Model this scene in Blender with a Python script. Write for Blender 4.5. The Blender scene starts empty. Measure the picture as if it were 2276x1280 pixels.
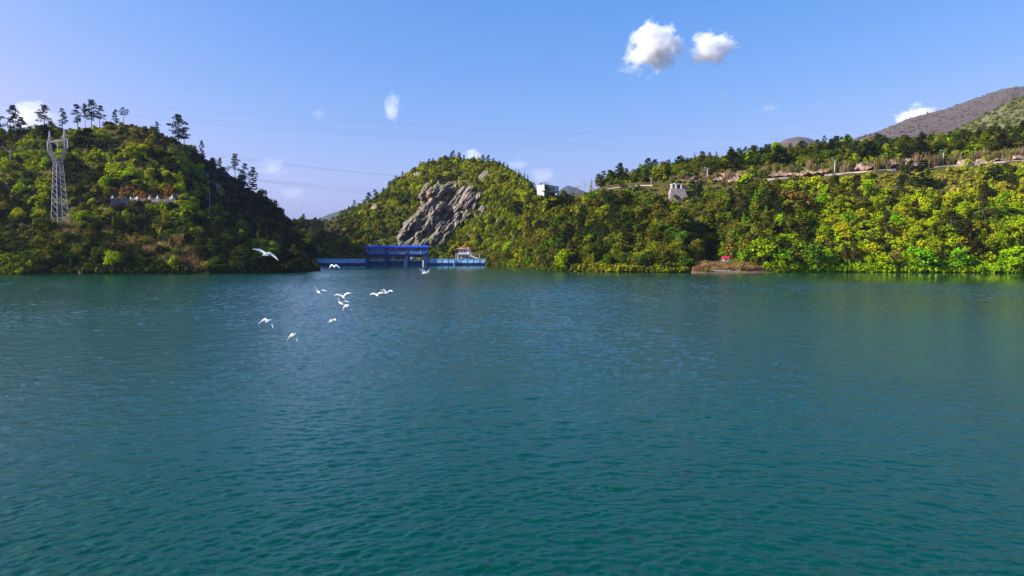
import bpy, math, random
import numpy as np
from mathutils import Vector, Matrix
from mathutils.bvhtree import BVHTree

SC = bpy.context.scene
COL = SC.collection
random.seed(7)
RNG = np.random.default_rng(11)

# ------------------------------------------------------------------ camera
IW, IH, FPX = 2276.0, 1280.0, 1517.0
HORIZON = 556.0
PITCH = math.atan((640.0 - HORIZON) / FPX)
CAM_Z = 10.0
cam = bpy.data.objects.new('camera', bpy.data.cameras.new('camera'))
COL.objects.link(cam)
SC.camera = cam
cam.location = (0, 0, CAM_Z)
cam.rotation_euler = (math.pi / 2 - PITCH, 0, 0)
cam.data.sensor_width = 36.0
cam.data.lens = FPX / IW * 36.0
cam.data.clip_start = 0.5
cam.data.clip_end = 30000.0

# ------------------------------------------------------------------ light
SUN_AZ, SUN_EL = -104.0, 29.0          # azimuth clockwise from +Y (view direction)
world = bpy.data.worlds.new("World")
SC.world = world
world.use_nodes = True
wn = world.node_tree
sky = wn.nodes.new('ShaderNodeTexSky')
sky.sky_type = 'NISHITA'
sky.sun_disc = False
sky.sun_elevation = math.radians(SUN_EL)
sky.sun_rotation = math.radians(SUN_AZ)
sky.air_density = 1.0
sky.dust_density = 2.5
sky.ozone_density = 6.0
# colour response of the camera on the sky: one power and one gain per channel
sep = wn.nodes.new('ShaderNodeSeparateColor')
cmb = wn.nodes.new('ShaderNodeCombineColor')
wn.links.new(sky.outputs[0], sep.inputs[0])
SKY_STRENGTH = 0.15
for ch, (gam, gain, cap) in enumerate(((1.94, 2.75, .26), (0.92, 0.585, .32), (0.45, 0.59, .50))):
    pw_ = wn.nodes.new('ShaderNodeMath')
    pw_.operation = 'POWER'
    pw_.inputs[1].default_value = gam
    gn_ = wn.nodes.new('ShaderNodeMath')
    gn_.operation = 'MULTIPLY'
    gn_.inputs[1].default_value = gain * 0.15 ** gam / SKY_STRENGTH
    wn.links.new(sep.outputs[ch], pw_.inputs[0])
    wn.links.new(pw_.outputs[0], gn_.inputs[0])
    cp_ = wn.nodes.new('ShaderNodeMath')
    cp_.operation = 'MINIMUM'
    cp_.inputs[1].default_value = cap / SKY_STRENGTH
    wn.links.new(gn_.outputs[0], cp_.inputs[0])
    wn.links.new(cp_.outputs[0], cmb.inputs[ch])
bgn = wn.nodes['Background']
bgn.inputs[1].default_value = SKY_STRENGTH
wn.links.new(cmb.outputs[0], bgn.inputs[0])

sl = bpy.data.lights.new('sun', 'SUN')
sl.energy = 5.0
sl.angle = math.radians(0.5)
sl.color = (1.0, 0.96, 0.88)
sun = bpy.data.objects.new('sun', sl)
COL.objects.link(sun)
az, el = math.radians(SUN_AZ), math.radians(SUN_EL)
SDIR = Vector((math.sin(az) * math.cos(el), math.cos(az) * math.cos(el), math.sin(el)))
sun.rotation_euler = SDIR.to_track_quat('Z', 'Y').to_euler()
sun.location = (-200, -100, 300)

SC.view_settings.view_transform = 'Standard'
SC.view_settings.look = 'None'
SC.view_settings.exposure = 1.0
SC.view_settings.gamma = 1.0
SC.cycles.max_bounces = 6
SC.cycles.diffuse_bounces = 2
SC.cycles.glossy_bounces = 2
SC.cycles.transmission_bounces = 2
SC.cycles.transparent_max_bounces = 6
SC.cycles.volume_bounces = 6
SC.cycles.use_denoising = True

# ------------------------------------------------------------------ helpers
CP, SP = math.cos(PITCH), math.sin(PITCH)


def ray(u, v):
    """direction per metre of forward depth through photo pixel (u, v)"""
    a = (np.asarray(u, float) - IW / 2) / FPX
    b = (IH / 2 - np.asarray(v, float)) / FPX
    d = CP + b * SP
    return a / d, (b * CP - SP) / d


def P(u, v, Y):
    x, z = ray(u, v)
    return Vector((float(x * Y), float(Y), float(CAM_Z + z * Y)))


def waterY(v):
    x, z = ray(0.0, v)
    return -CAM_Z / z


def proj(p):
    """world points (N,3) to photo pixels"""
    p = np.atleast_2d(p)
    x, y, z = p[:, 0], p[:, 1], p[:, 2] - CAM_Z
    dep = y * CP - z * SP
    up = y * SP + z * CP
    return IW / 2 + FPX * x / dep, IH / 2 - FPX * up / dep


def _hash(i, j, k):
    n = (i * 374761393 + j * 668265263 + k * 2147483647 * 3 + 1013904223) & 0xffffffff
    n = ((n ^ (n >> 13)) * 1274126177) & 0xffffffff
    n = (n ^ (n >> 16)) & 0xffffffff
    return n / 4294967295.0


def vnoise(x, y, z=0.0):
    x, y = np.asarray(x, float), np.asarray(y, float)
    z = np.zeros_like(x) + z
    xi, yi, zi = np.floor(x).astype(np.int64), np.floor(y).astype(np.int64), np.floor(z).astype(np.int64)
    fx, fy, fz = x - xi, y - yi, z - zi
    fx, fy, fz = [f * f * f * (f * (f * 6 - 15) + 10) for f in (fx, fy, fz)]
    r = 0
    for dx in (0, 1):
        for dy in (0, 1):
            for dz in (0, 1):
                w = (fx if dx else 1 - fx) * (fy if dy else 1 - fy) * (fz if dz else 1 - fz)
                r = r + w * _hash(xi + dx, yi + dy, zi + dz)
    return r


def fbm(x, y, z=0.0, o=4):
    s, a, t = 0, 1.0, 0
    for k in range(o):
        s = s + a * vnoise(np.asarray(x) * 2 ** k + 17 * k, np.asarray(y) * 2 ** k + 31 * k, np.asarray(z) * 2 ** k + 5 * k)
        t += a
        a *= 0.5
    return s / t


class MB:
    def __init__(self):
        self.v, self.f = [], []

    def add(self, vs, fs):
        o = len(self.v)
        self.v += [tuple(p) for p in vs]
        self.f += [tuple(o + i for i in f) for f in fs]

    def box(self, c, s, rz=0.0, taper=1.0):
        cx, cy, cz = c
        hx, hy, hz = s[0] / 2, s[1] / 2, s[2] / 2
        cs, sn = math.cos(rz), math.sin(rz)
        vs = []
        for dz, t in ((-hz, 1.0), (hz, taper)):
            for dx, dy in ((-hx, -hy), (hx, -hy), (hx, hy), (-hx, hy)):
                dx, dy = dx * t, dy * t
                vs.append((cx + dx * cs - dy * sn, cy + dx * sn + dy * cs, cz + dz))
        self.add(vs, [(3, 2, 1, 0), (4, 5, 6, 7), (0, 1, 5, 4), (1, 2, 6, 5), (2, 3, 7, 6), (3, 0, 4, 7)])

    def tube(self, a, b, r0, r1=None, n=5):
        r1 = r0 if r1 is None else r1
        a, b = Vector(a), Vector(b)
        d = (b - a)
        if d.length < 1e-6:
            return
        q = d.to_track_quat('Z', 'Y')
        vs = []
        for p, r in ((a, r0), (b, r1)):
            for k in range(n):
                t = 2 * math.pi * k / n
                vs.append(p + q @ Vector((r * math.cos(t), r * math.sin(t), 0)))
        fs = [(k, (k + 1) % n, n + (k + 1) % n, n + k) for k in range(n)]
        fs += [tuple(range(n))[::-1], tuple(range(n, 2 * n))]
        self.add(vs, fs)

    def path(self, pts, rs, n=5):
        for i in range(len(pts) - 1):
            self.tube(pts[i], pts[i + 1], rs[i], rs[i + 1], n)

    def lathe(self, c, prof, n=12):
        vs, fs = [], []
        for r, z in prof:
            for k in range(n):
                t = 2 * math.pi * k / n
                vs.append((c[0] + r * math.cos(t), c[1] + r * math.sin(t), c[2] + z))
        for i in range(len(prof) - 1):
            for k in range(n):
                fs.append((i * n + k, i * n + (k + 1) % n, (i + 1) * n + (k + 1) % n, (i + 1) * n + k))
        fs += [tuple(range(n))[::-1], tuple((len(prof) - 1) * n + k for k in range(n))]
        self.add(vs, fs)

    def mesh(self, name, mat, smooth=False):
        m = bpy.data.meshes.new(name)
        m.from_pydata(self.v, [], self.f)
        if smooth:
            m.polygons.foreach_set('use_smooth', [True] * len(m.polygons))
        m.update()
        if mat:
            m.materials.append(mat)
        return m

    def obj(self, name, mat, parent=None, smooth=False):
        return link(name, self.mesh(name, mat, smooth), parent)


def link(name, data, parent=None):
    o = bpy.data.objects.new(name, data)
    COL.objects.link(o)
    if parent is not None:
        o.parent = parent
    return o


def tag(o, label=None, cat=None, group=None, kind=None):
    if label:
        o['label'] = label
    if cat:
        o['category'] = cat
    if group:
        o['group'] = group
    if kind:
        o['kind'] = kind
    return o


def empty(name, loc, rz=0.0):
    o = bpy.data.objects.new(name, None)
    COL.objects.link(o)
    o.location = loc
    o.rotation_euler = (0, 0, rz)
    o.empty_display_size = 0.5
    return o


def quads_mesh(name, V, mat):
    """V: (N,4,3) array of separate quads"""
    n = len(V)
    m = bpy.data.meshes.new(name)
    m.vertices.add(n * 4)
    m.vertices.foreach_set('co', V.reshape(-1).astype(np.float32))
    m.loops.add(n * 4)
    m.loops.foreach_set('vertex_index', np.arange(n * 4, dtype=np.int32))
    m.polygons.add(n)
    m.polygons.foreach_set('loop_start', np.arange(0, n * 4, 4, dtype=np.int32))
    m.polygons.foreach_set('loop_total', np.full(n, 4, dtype=np.int32))
    m.update(calc_edges=True)
    m.validate()
    if mat:
        m.materials.append(mat)
    return m


def grid_mesh(name, G, mat, smooth=True, keep=None):
    """G: (R,C,3) grid of points"""
    R, Cc = G.shape[:2]
    m = bpy.data.meshes.new(name)
    m.vertices.add(R * Cc)
    m.vertices.foreach_set('co', G.reshape(-1).astype(np.float32))
    i = np.arange(R - 1)[:, None] * Cc + np.arange(Cc - 1)[None, :]
    F = np.stack([i, i + 1, i + Cc + 1, i + Cc], -1).reshape(-1, 4)
    if keep is not None:
        kf = keep[:-1, :-1] & keep[1:, :-1] & keep[:-1, 1:] & keep[1:, 1:]
        F = F[kf.reshape(-1)]
        used, inv = np.unique(F, return_inverse=True)
        F = inv.reshape(-1, 4)
        G = G.reshape(-1, 3)[used][None]
        m.clear_geometry()
        m.vertices.add(len(used))
        m.vertices.foreach_set('co', G.reshape(-1).astype(np.float32))
    n = len(F)
    m.loops.add(n * 4)
    m.loops.foreach_set('vertex_index', F.reshape(-1).astype(np.int32))
    m.polygons.add(n)
    m.polygons.foreach_set('loop_start', np.arange(0, n * 4, 4, dtype=np.int32))
    m.polygons.foreach_set('loop_total', np.full(n, 4, dtype=np.int32))
    m.update(calc_edges=True)
    if smooth:
        m.polygons.foreach_set('use_smooth', [True] * n)
    if mat:
        m.materials.append(mat)
    return m


# ------------------------------------------------------------------ materials
def new_mat(name):
    m = bpy.data.materials.new(name)
    m.use_nodes = True
    nt = m.node_tree
    b = nt.nodes['Principled BSDF']
    return m, nt, b


def simple(name, col, rough=0.7, noise=0.15, scale=3.0, metal=0.0, spec=0.3):
    m, nt, b = new_mat(name)
    b.inputs['Roughness'].default_value = rough
    b.inputs['Metallic'].default_value = metal
    b.inputs['Specular IOR Level'].default_value = spec
    tc = nt.nodes.new('ShaderNodeTexCoord')
    nz = nt.nodes.new('ShaderNodeTexNoise')
    nz.inputs['Scale'].default_value = scale
    nz.inputs['Detail'].default_value = 5
    nt.links.new(tc.outputs['Object'], nz.inputs['Vector'])
    cr = nt.nodes.new('ShaderNodeValToRGB')
    cr.color_ramp.elements[0].position = 0.3
    cr.color_ramp.elements[1].position = 0.7
    cr.color_ramp.elements[0].color = tuple(c * (1 - noise) for c in col) + (1,)
    cr.color_ramp.elements[1].color = tuple(min(1, c * (1 + noise)) for c in col) + (1,)
    nt.links.new(nz.outputs[0], cr.inputs[0])
    nt.links.new(cr.outputs[0], b.inputs['Base Color'])
    return m


def leaf_mat(name, attr_type):
    m, nt, b = new_mat(name)
    nt.nodes.remove(b)
    at = nt.nodes.new('ShaderNodeAttribute')
    at.attribute_type = attr_type
    at.attribute_name = 'tint'
    geo = nt.nodes.new('ShaderNodeNewGeometry')
    # random value per leaf clump
    mr = nt.nodes.new('ShaderNodeMapRange')
    mr.inputs['To Min'].default_value = 0.55
    mr.inputs['To Max'].default_value = 1.5
    nt.links.new(geo.outputs['Random Per Island'], mr.inputs['Value'])
    mul = nt.nodes.new('ShaderNodeVectorMath')
    mul.operation = 'SCALE'
    nt.links.new(at.outputs['Color'], mul.inputs[0])
    nt.links.new(mr.outputs[0], mul.inputs['Scale'])
    d = nt.nodes.new('ShaderNodeBsdfDiffuse')
    t = nt.nodes.new('ShaderNodeBsdfTranslucent')
    mx = nt.nodes.new('ShaderNodeMixShader')
    mx.inputs[0].default_value = 0.22
    nt.links.new(mul.outputs[0], d.inputs['Color'])
    nt.links.new(mul.outputs[0], t.inputs['Color'])
    nt.links.new(d.outputs[0], mx.inputs[1])
    nt.links.new(t.outputs[0], mx.inputs[2])
    nt.links.new(mx.outputs[0], nt.nodes['Material Output'].inputs['Surface'])
    return m


LEAF_I = leaf_mat('foliage_ground', 'INSTANCER')
LEAF_O = leaf_mat('foliage', 'OBJECT')
BARK = simple('bark', (0.10, 0.075, 0.06), 0.9, 0.3, 2.0)
BARK_PALE = simple('pale_bark', (0.30, 0.24, 0.20), 0.9, 0.3, 2.0)


def ground_mat(name, cols, scale=0.06, rough=0.95):
    m, nt, b = new_mat(name)
    b.inputs['Roughness'].default_value = rough
    b.inputs['Specular IOR Level'].default_value = 0.1
    tc = nt.nodes.new('ShaderNodeTexCoord')
    nz = nt.nodes.new('ShaderNodeTexNoise')
    nz.inputs['Scale'].default_value = scale
    nz.inputs['Detail'].default_value = 9
    nz.inputs['Roughness'].default_value = 0.68
    nt.links.new(tc.outputs['Object'], nz.inputs['Vector'])
    cr = nt.nodes.new('ShaderNodeValToRGB')
    els = cr.color_ramp.elements
    n = len(cols)
    while len(els) < n:
        els.new(0.5)
    for i, c in enumerate(cols):
        els[i].position = 0.3 + 0.4 * i / (n - 1)
        els[i].color = tuple(c) + (1,)
    nt.links.new(nz.outputs[0], cr.inputs[0])
    nt.links.new(cr.outputs[0], b.inputs['Base Color'])
    bp = nt.nodes.new('ShaderNodeBump')
    bp.inputs['Distance'].default_value = 1.0
    bp.inputs['Strength'].default_value = 0.8
    n2 = nt.nodes.new('ShaderNodeTexNoise')
    n2.inputs['Scale'].default_value = scale * 6
    n2.inputs['Detail'].default_value = 6
    nt.links.new(tc.outputs['Object'], n2.inputs['Vector'])
    nt.links.new(n2.outputs[0], bp.inputs['Height'])
    nt.links.new(bp.outputs[0], b.inputs['Normal'])
    return m


HILL = ground_mat('hill_soil', [(0.02, 0.024, 0.006), (0.06, 0.055, 0.012), (0.085, 0.070, 0.018), (0.05, 0.06, 0.010)], 0.12)


def rock_mat(name, stain=1.0, warm=(1, 1, 1)):
    m, nt, b = new_mat(name)
    b.inputs['Roughness'].default_value = 0.85
    b.inputs['Specular IOR Level'].default_value = 0.2
    tc = nt.nodes.new('ShaderNodeTexCoord')
    mp = nt.nodes.new('ShaderNodeMapping')
    mp.inputs['Rotation'].default_value = (0, math.radians(-35), 0)
    mp.inputs['Scale'].default_value = (1, 0.5, 0.3)
    nt.links.new(tc.outputs['Object'], mp.inputs['Vector'])

    def noise(s, det=6, src=mp.outputs[0]):
        n = nt.nodes.new('ShaderNodeTexNoise')
        n.inputs['Scale'].default_value = s
        n.inputs['Detail'].default_value = det
        n.inputs['Roughness'].default_value = 0.65
        nt.links.new(src, n.inputs['Vector'])
        return n.outputs[0]

    cr = nt.nodes.new('ShaderNodeValToRGB')
    e = cr.color_ramp.elements
    wm = lambda c_: tuple(c_[q_] * warm[q_] for q_ in range(3)) + (1,)
    e[0].position, e[0].color = 0.38, (0.055, 0.042, 0.042, 1)
    e[1].position, e[1].color = 0.70, (0.36, 0.285, 0.27, 1)
    k = e.new(0.5)
    k.color = (0.19, 0.145, 0.145, 1)
    nt.links.new(noise(0.35), cr.inputs[0])
    for el_ in e:
        el_.color = wm(el_.color)
    # rusty stains
    r2 = nt.nodes.new('ShaderNodeValToRGB')
    r2.color_ramp.elements[0].position = 0.56
    r2.color_ramp.elements[1].position = 0.70
    nt.links.new(noise(0.10, 3), r2.inputs[0])
    sc = nt.nodes.new('ShaderNodeMath')
    sc.operation = 'MULTIPLY'
    sc.inputs[1].default_value = 0.7 * stain
    nt.links.new(r2.outputs[0], sc.inputs[0])
    mx = nt.nodes.new('ShaderNodeMix')
    mx.data_type = 'RGBA'
    nt.links.new(sc.outputs[0], mx.inputs['Factor'])
    nt.links.new(cr.outputs[0], mx.inputs['A'])
    mx.inputs['B'].default_value = (0.42, 0.20, 0.10, 1)
    # lichen and grass in the cracks
    r3 = nt.nodes.new('ShaderNodeValToRGB')
    r3.color_ramp.elements[0].position = 0.55
    r3.color_ramp.elements[1].position = 0.66
    nt.links.new(noise(0.22, 8, tc.outputs['Object']), r3.inputs[0])
    m2 = nt.nodes.new('ShaderNodeMix')
    m2.data_type = 'RGBA'
    sc3 = nt.nodes.new('ShaderNodeMath')
    sc3.operation = 'MULTIPLY'
    sc3.inputs[1].default_value = 0.55
    nt.links.new(r3.outputs[0], sc3.inputs[0])
    nt.links.new(sc3.outputs[0], m2.inputs['Factor'])
    nt.links.new(mx.outputs['Result'], m2.inputs['A'])
    m2.inputs['B'].default_value = (0.16, 0.14, 0.05, 1)
    # grass on the ledges
    ge = nt.nodes.new('ShaderNodeNewGeometry')
    sz = nt.nodes.new('ShaderNodeSeparateXYZ')
    nt.links.new(ge.outputs['True Normal'], sz.inputs[0])
    r4 = nt.nodes.new('ShaderNodeMapRange')
    r4.inputs['From Min'].default_value = 0.72
    r4.inputs['From Max'].default_value = 0.88
    nt.links.new(sz.outputs[2], r4.inputs['Value'])
    m3 = nt.nodes.new('ShaderNodeMix')
    m3.data_type = 'RGBA'
    nt.links.new(r4.outputs[0], m3.inputs['Factor'])
    nt.links.new(m2.outputs['Result'], m3.inputs['A'])
    m3.inputs['B'].default_value = (0.13, 0.13, 0.03, 1)
    nt.links.new(m3.outputs['Result'], b.inputs['Base Color'])
    bp = nt.nodes.new('ShaderNodeBump')
    bp.inputs['Distance'].default_value = 1.2
    bp.inputs['Strength'].default_value = 1.0
    nt.links.new(noise(0.8, 8), bp.inputs['Height'])
    nt.links.new(bp.outputs[0], b.inputs['Normal'])
    return m


ROCK = rock_mat('cliff_rock')
ROCK_PINK = rock_mat('bank_rock', 1.3, (1.75, 1.45, 1.15))

# ------------------------------------------------------------------ ground sheet and water
gb = MB()
gb.add([(-14000, -3000, -8), (14000, -3000, -8), (14000, 16000, -8), (-14000, 16000, -8)], [(0, 1, 2, 3)])
g = gb.obj('ground', ground_mat('lake_bed_soil', [(0.05, 0.05, 0.03), (0.10, 0.09, 0.05)], 0.01))
tag(g, kind='structure')


def water_material():
    m, nt, b = new_mat('lake_water')
    L = nt.links
    b.inputs['Base Color'].default_value = (0.0, 0.043, 0.026, 1)
    b.inputs['Specular Tint'].default_value = (0.35, 0.85, 1.0, 1)
    b.inputs['Roughness'].default_value = 0.07
    b.inputs['IOR'].default_value = 1.34
    tc = nt.nodes.new('ShaderNodeTexCoord')
    sx = nt.nodes.new('ShaderNodeSeparateXYZ')
    L.new(tc.outputs['Object'], sx.inputs[0])

    def M(op, a, bb=None, c=None, clamp=False):
        n = nt.nodes.new('ShaderNodeMath')
        n.operation = op
        n.use_clamp = clamp
        for i, val in enumerate((a, bb, c)):
            if val is None:
                continue
            if isinstance(val, (int, float)):
                n.inputs[i].default_value = val
            else:
                L.new(val, n.inputs[i])
        return n.outputs[0]

    dx = M('SUBTRACT', sx.outputs[0], 4.0)
    dy = M('SUBTRACT', sx.outputs[1], 2.0)
    r = M('SQRT', M('ADD', M('MULTIPLY', dx, dx), M('MULTIPLY', dy, dy)))
    th = M('ARCTAN2', dx, dy)

    def comb(a, bb, c=0.0):
        n = nt.nodes.new('ShaderNodeCombineXYZ')
        for i, val in enumerate((a, bb, c)):
            if isinstance(val, (int, float)):
                n.inputs[i].default_value = val
            else:
                L.new(val, n.inputs[i])
        return n.outputs[0]

    def noise(vec, s, det=2, rough=0.5, dist=0.0):
        n = nt.nodes.new('ShaderNodeTexNoise')
        n.inputs['Scale'].default_value = s
        n.inputs['Detail'].default_value = det
        n.inputs['Roughness'].default_value = rough
        n.inputs['Distortion'].default_value = dist
        L.new(vec, n.inputs['Vector'])
        return n.outputs[0]

    # fine wind ripples riding on the modelled waves
    mp = nt.nodes.new('ShaderNodeMapping')
    mp.inputs['Rotation'].default_value = (0, 0, math.radians(-20))
    mp.inputs['Scale'].default_value = (1.3, 3.6, 1)
    L.new(tc.outputs['Object'], mp.inputs['Vector'])
    n3 = noise(mp.outputs[0], 1.0, 3, 0.6, 0.4)
    n4 = noise(mp.outputs[0], 3.0, 3, 0.6, 0.2)
    h = M('MULTIPLY', n3, 0.055)
    h = M('MULTIPLY_ADD', n4, 0.020, h)
    # calmer and rougher patches of wind
    pt = noise(tc.outputs['Object'], 0.012, 3, 0.6)
    amp = nt.nodes.new('ShaderNodeMapRange')
    amp.inputs['From Min'].default_value = 0.35
    amp.inputs['From Max'].default_value = 0.65
    amp.inputs['To Min'].default_value = 0.65
    amp.inputs['To Max'].default_value = 1.15
    L.new(pt, amp.inputs['Value'])
    # sheltered calm water along the sunny bank and in front of the dam
    c1 = M('MULTIPLY', M('MULTIPLY_ADD', sx.outputs[0], 1 / 60.0, -95 / 60.0, True),
           M('MULTIPLY_ADD', sx.outputs[1], 1 / 40.0, -198 / 40.0, True))
    c2 = M('MULTIPLY_ADD', sx.outputs[1], 1 / 60.0, -330 / 60.0, True)
    calm = M('MAXIMUM', c1, c2)
    k = M('MULTIPLY', amp.outputs[0], M('MULTIPLY_ADD', calm, -0.96, 1.0))
    h = M('MULTIPLY', h, k)
    bp = nt.nodes.new('ShaderNodeBump')
    bp.inputs['Strength'].default_value = 1.0
    bp.inputs['Distance'].default_value = 1.0
    L.new(h, bp.inputs['Height'])
    L.new(bp.outputs[0], b.inputs['Normal'])
    return m


def water_mesh():
    """one sheet of real waves, dense where it is near, flat at its far borders"""
    ys = [9.0]
    while ys[-1] < 466.5:
        y = ys[-1]
        ys.append(y + min(max(y * y / 9000.0, 0.07), 0.36))
    ys = np.array(ys[:-1] + [467.0])
    ss = np.linspace(-.86, .86, 1150)
    Y, S = np.meshgrid(ys, ss, indexing='ij')
    X = Y * S
    r = np.hypot(X - 4, Y - 2)
    th = np.arctan2(X - 4, Y - 2)
    ring = np.exp(-r / 110.0)
    n = (vnoise(th * 60, r * 5.0) - .5) * .046 * ring
    n += (vnoise(th * 110 + 9, r * 9.0 + 5) - .5) * .016 * ring
    n += (vnoise(th * 30 + 9, r * 2.5 + 5, 3.3) - .5) * .034 * ring
    a = math.radians(-16)
    p, q = X * math.cos(a) + Y * math.sin(a), -X * math.sin(a) + Y * math.cos(a)
    n += (vnoise(p * .85 + 3, q * 2.6, 2.5) - .5) * .060 * (1 - .45 * ring) * np.clip(1.5 - Y / 320, .4, 1)
    n += (vnoise(p * 1.8 + 8, q * 5.2 + 4, 6.5) - .5) * .022 * np.clip(1.3 - Y / 120, 0, 1)
    a = math.radians(22)
    p, q = X * math.cos(a) + Y * math.sin(a), -X * math.sin(a) + Y * math.cos(a)
    n += (vnoise(p * .55 + 3, q * 1.5, 9.5) - .5) * .046
    n *= 1 + 1.25 * np.clip((Y - 30) / 80, 0, 1)
    gust = .50 + .95 * np.clip((fbm(X / 75, Y / 75, 4.4, 3) - .35) / .3, 0, 1)
    calm = np.clip((X - 88) / 50, 0, 1) * np.clip((Y - 198) / 18, 0, 1)
    calm = np.maximum(calm, np.clip((Y - 375) / 50, 0, 1))
    n *= gust * (1 - .985 * calm)
    edge = np.clip((.86 - np.abs(S)) / .05, 0, 1) * np.clip((Y - 9) / 2, 0, 1) * np.clip((467 - Y) / 4, 0, 1)
    G = np.stack([X, Y, n * edge], -1)
    m = grid_mesh('water', G, water_material())
    nv = len(m.vertices)
    y0, y1, e = 9.0, 467.0, .86
    ex = [(-1500, -900, 0), (1500, -900, 0), (1500, y0, 0), (-1500, y0, 0), (-1500, y1, 0), (1500, y1, 0), (-e * y0, y0, 0), (e * y0, y0, 0), (-e * y1, y1, 0), (e * y1, y1, 0)]
    b2 = MB()
    b2.add(ex, [(0, 1, 2, 7, 6, 3), (3, 6, 8, 4), (7, 2, 5, 9)])
    o = link('water', m)
    t = link('water_rim', b2.mesh('water_rim', m.materials[0]))
    with bpy.context.temp_override(active_object=o, selected_editable_objects=[o, t], selected_objects=[o, t], object=o):
        bpy.ops.object.join()
    return o


water = water_mesh()
tag(water, kind='structure')


# ------------------------------------------------------------------ hills
def cv(pairs):
    xs = [p[0] for p in pairs]
    ys = [p[1] for p in pairs]
    return lambda u: np.interp(u, xs, ys)


class Hill:
    """a hill mesh: rows of (v curve, depth curve) from shore to ridge, then down the far side"""

    def __init__(self, name, u0, u1, nu, rows, nsub, mat, amp=2.5, back=((120, .55), (260, .15), (420, -.1)), seed=0, nf=1.0, kind='structure'):
        u = np.linspace(u0, u1, nu)
        pts = []
        for vc, yc in rows:
            v = vc(u) if callable(vc) else np.full_like(u, vc)
            Y = yc(u) if callable(yc) else np.full_like(u, yc)
            x, z = ray(u, v)
            pts.append(np.stack([x * Y, Y, CAM_Z + z * Y], -1))
        first = pts[0].copy()
        first[:, 1] -= 14
        first[:, 0] *= first[:, 1] / pts[0][:, 1]
        first[:, 2] = np.minimum(first[:, 2] - 8, -8)
        allp = [first] + pts
        crest = pts[-1]
        for dy, f in back:
            q = crest.copy()
            q[:, 0] *= (q[:, 1] + dy) / q[:, 1]
            q[:, 1] += dy
            q[:, 2] = np.maximum(q[:, 2], 0) * f - 8 * (1 - f)
            allp.append(q)
        G = [allp[0][None]]
        T = [np.array([-1.0])]
        for i in range(len(allp) - 1):
            n = nsub if 0 < i < len(pts) else max(3, nsub // 3)
            if i == 0:
                n = 2
            s = np.linspace(0, 1, n + 1)[1:, None, None]
            G.append(allp[i][None] * (1 - s) + allp[i + 1][None] * s)
            T.append(i - 1 + s[:, 0, 0])
        G = np.concatenate(G, 0)
        self.T = np.concatenate(T)
        self.nrow = len(pts) - 1
        # smooth the kinks between rows
        for _ in range(2):
            H = G.copy()
            H[1:-1, :, 2] = (G[:-2, :, 2] + 2 * G[1:-1, :, 2] + G[2:, :, 2]) / 4
            G = H
        x, y, z = G[..., 0], G[..., 1], G[..., 2]
        fade = np.clip((z + 1) / 6, 0, 1)
        n1 = fbm(x / (38 * nf) + seed, z / (22 * nf) + seed, y / (60 * nf), 4) - 0.5
        n2 = fbm(x / (9 * nf) + seed, z / (7 * nf), y / (12 * nf), 3) - 0.5
        G[..., 1] = y - fade * (n1 * amp * 5)
        G[..., 2] = z + fade * (n2 * amp * 1.2 + n1 * amp * 0.6)
        self.G = G
        self.mesh = grid_mesh(name, G, mat)
        self.ob = link(name, self.mesh)
        tag(self.ob, kind=kind)
        self.bvh = BVHTree.FromPolygons([Vector(p) for p in G.reshape(-1, 3)],
                                        [tuple(p.vertices) for p in self.mesh.polygons])

    def hit(self, u, v):
        x, z = ray(u, v)
        d = Vector((float(x), 1.0, float(z)))
        r = self.bvh.ray_cast(Vector((0, 0, CAM_Z)), d.normalized())
        return r[0]

    def base(self, u, v, lim=160):
        """ground point seen at (u, v); when that is sky, slide down to the ridge"""
        for k in range(0, lim):
            h = self.hit(u, v + k)
            if h is not None:
                return h
        return None

    def scatter(self, n, tmin=0.0, tmax=None, rng=RNG):
        tmax = self.nrow + 0.25 if tmax is None else tmax
        G = self.G
        a, b, c, d = G[:-1, :-1], G[:-1, 1:], G[1:, 1:], G[1:, :-1]
        ar = (np.linalg.norm(np.cross(b - a, d - a), axis=-1) + np.linalg.norm(np.cross(b - c, d - c), axis=-1)) / 2
        tm = (self.T[:-1] + self.T[1:]) / 2
        ar = ar * ((tm >= tmin) & (tm <= tmax))[:, None]
        # more of them where they are near
        ar = ar / (a[..., 1] / 350.0) ** 1.2
        p = ar.reshape(-1)
        p = p / p.sum()
        idx = rng.choice(len(p), n, p=p)
        i, j = np.unravel_index(idx, ar.shape)
        s, t = rng.random((n, 1)), rng.random((n, 1))
        q = (a[i, j] * (1 - s) + b[i, j] * s) * (1 - t) + (d[i, j] * (1 - s) + c[i, j] * s) * t
        return q[q[:, 2] > 0.3]


def wy(pairs):
    f = cv(pairs)
    return lambda u: waterY(f(u))


# --- left hill
l_shore = cv([(-500, 612), (0, 610), (200, 609), (480, 608.5), (600, 607), (680, 603), (705, 601), (720, 599)])
l_crest = cv([(-500, 330), (-60, 300), (0, 290), (60, 286), (100, 280), (150, 284), (200, 279), (250, 274), (300, 273), (340, 284),
              (380, 308), (430, 333), (450, 350), (500, 383), (540, 410), (580, 432), (620, 470), (650, 502), (670, 540), (690, 575), (706, 597), (720, 598)])
l_cY = cv([(-500, 420), (0, 430), (340, 425), (400, 440), (500, 500), (600, 545), (650, 560), (700, 420), (720, 380)])
l_low = cv([(-500, 545), (0, 540), (200, 530), (420, 520), (500, 535), (560, 555), (640, 580), (690, 592), (706, 599), (720, 598.6)])
l_lowY = cv([(-500, 320), (0, 322), (300, 325), (480, 330), (600, 335), (706, 335), (720, 340)])
l_ter = cv([(-500, 455), (0, 450), (200, 450), (300, 446), (400, 440), (440, 470), (520, 510), (600, 545), (660, 572), (700, 596), (720, 598.3)])
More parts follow.
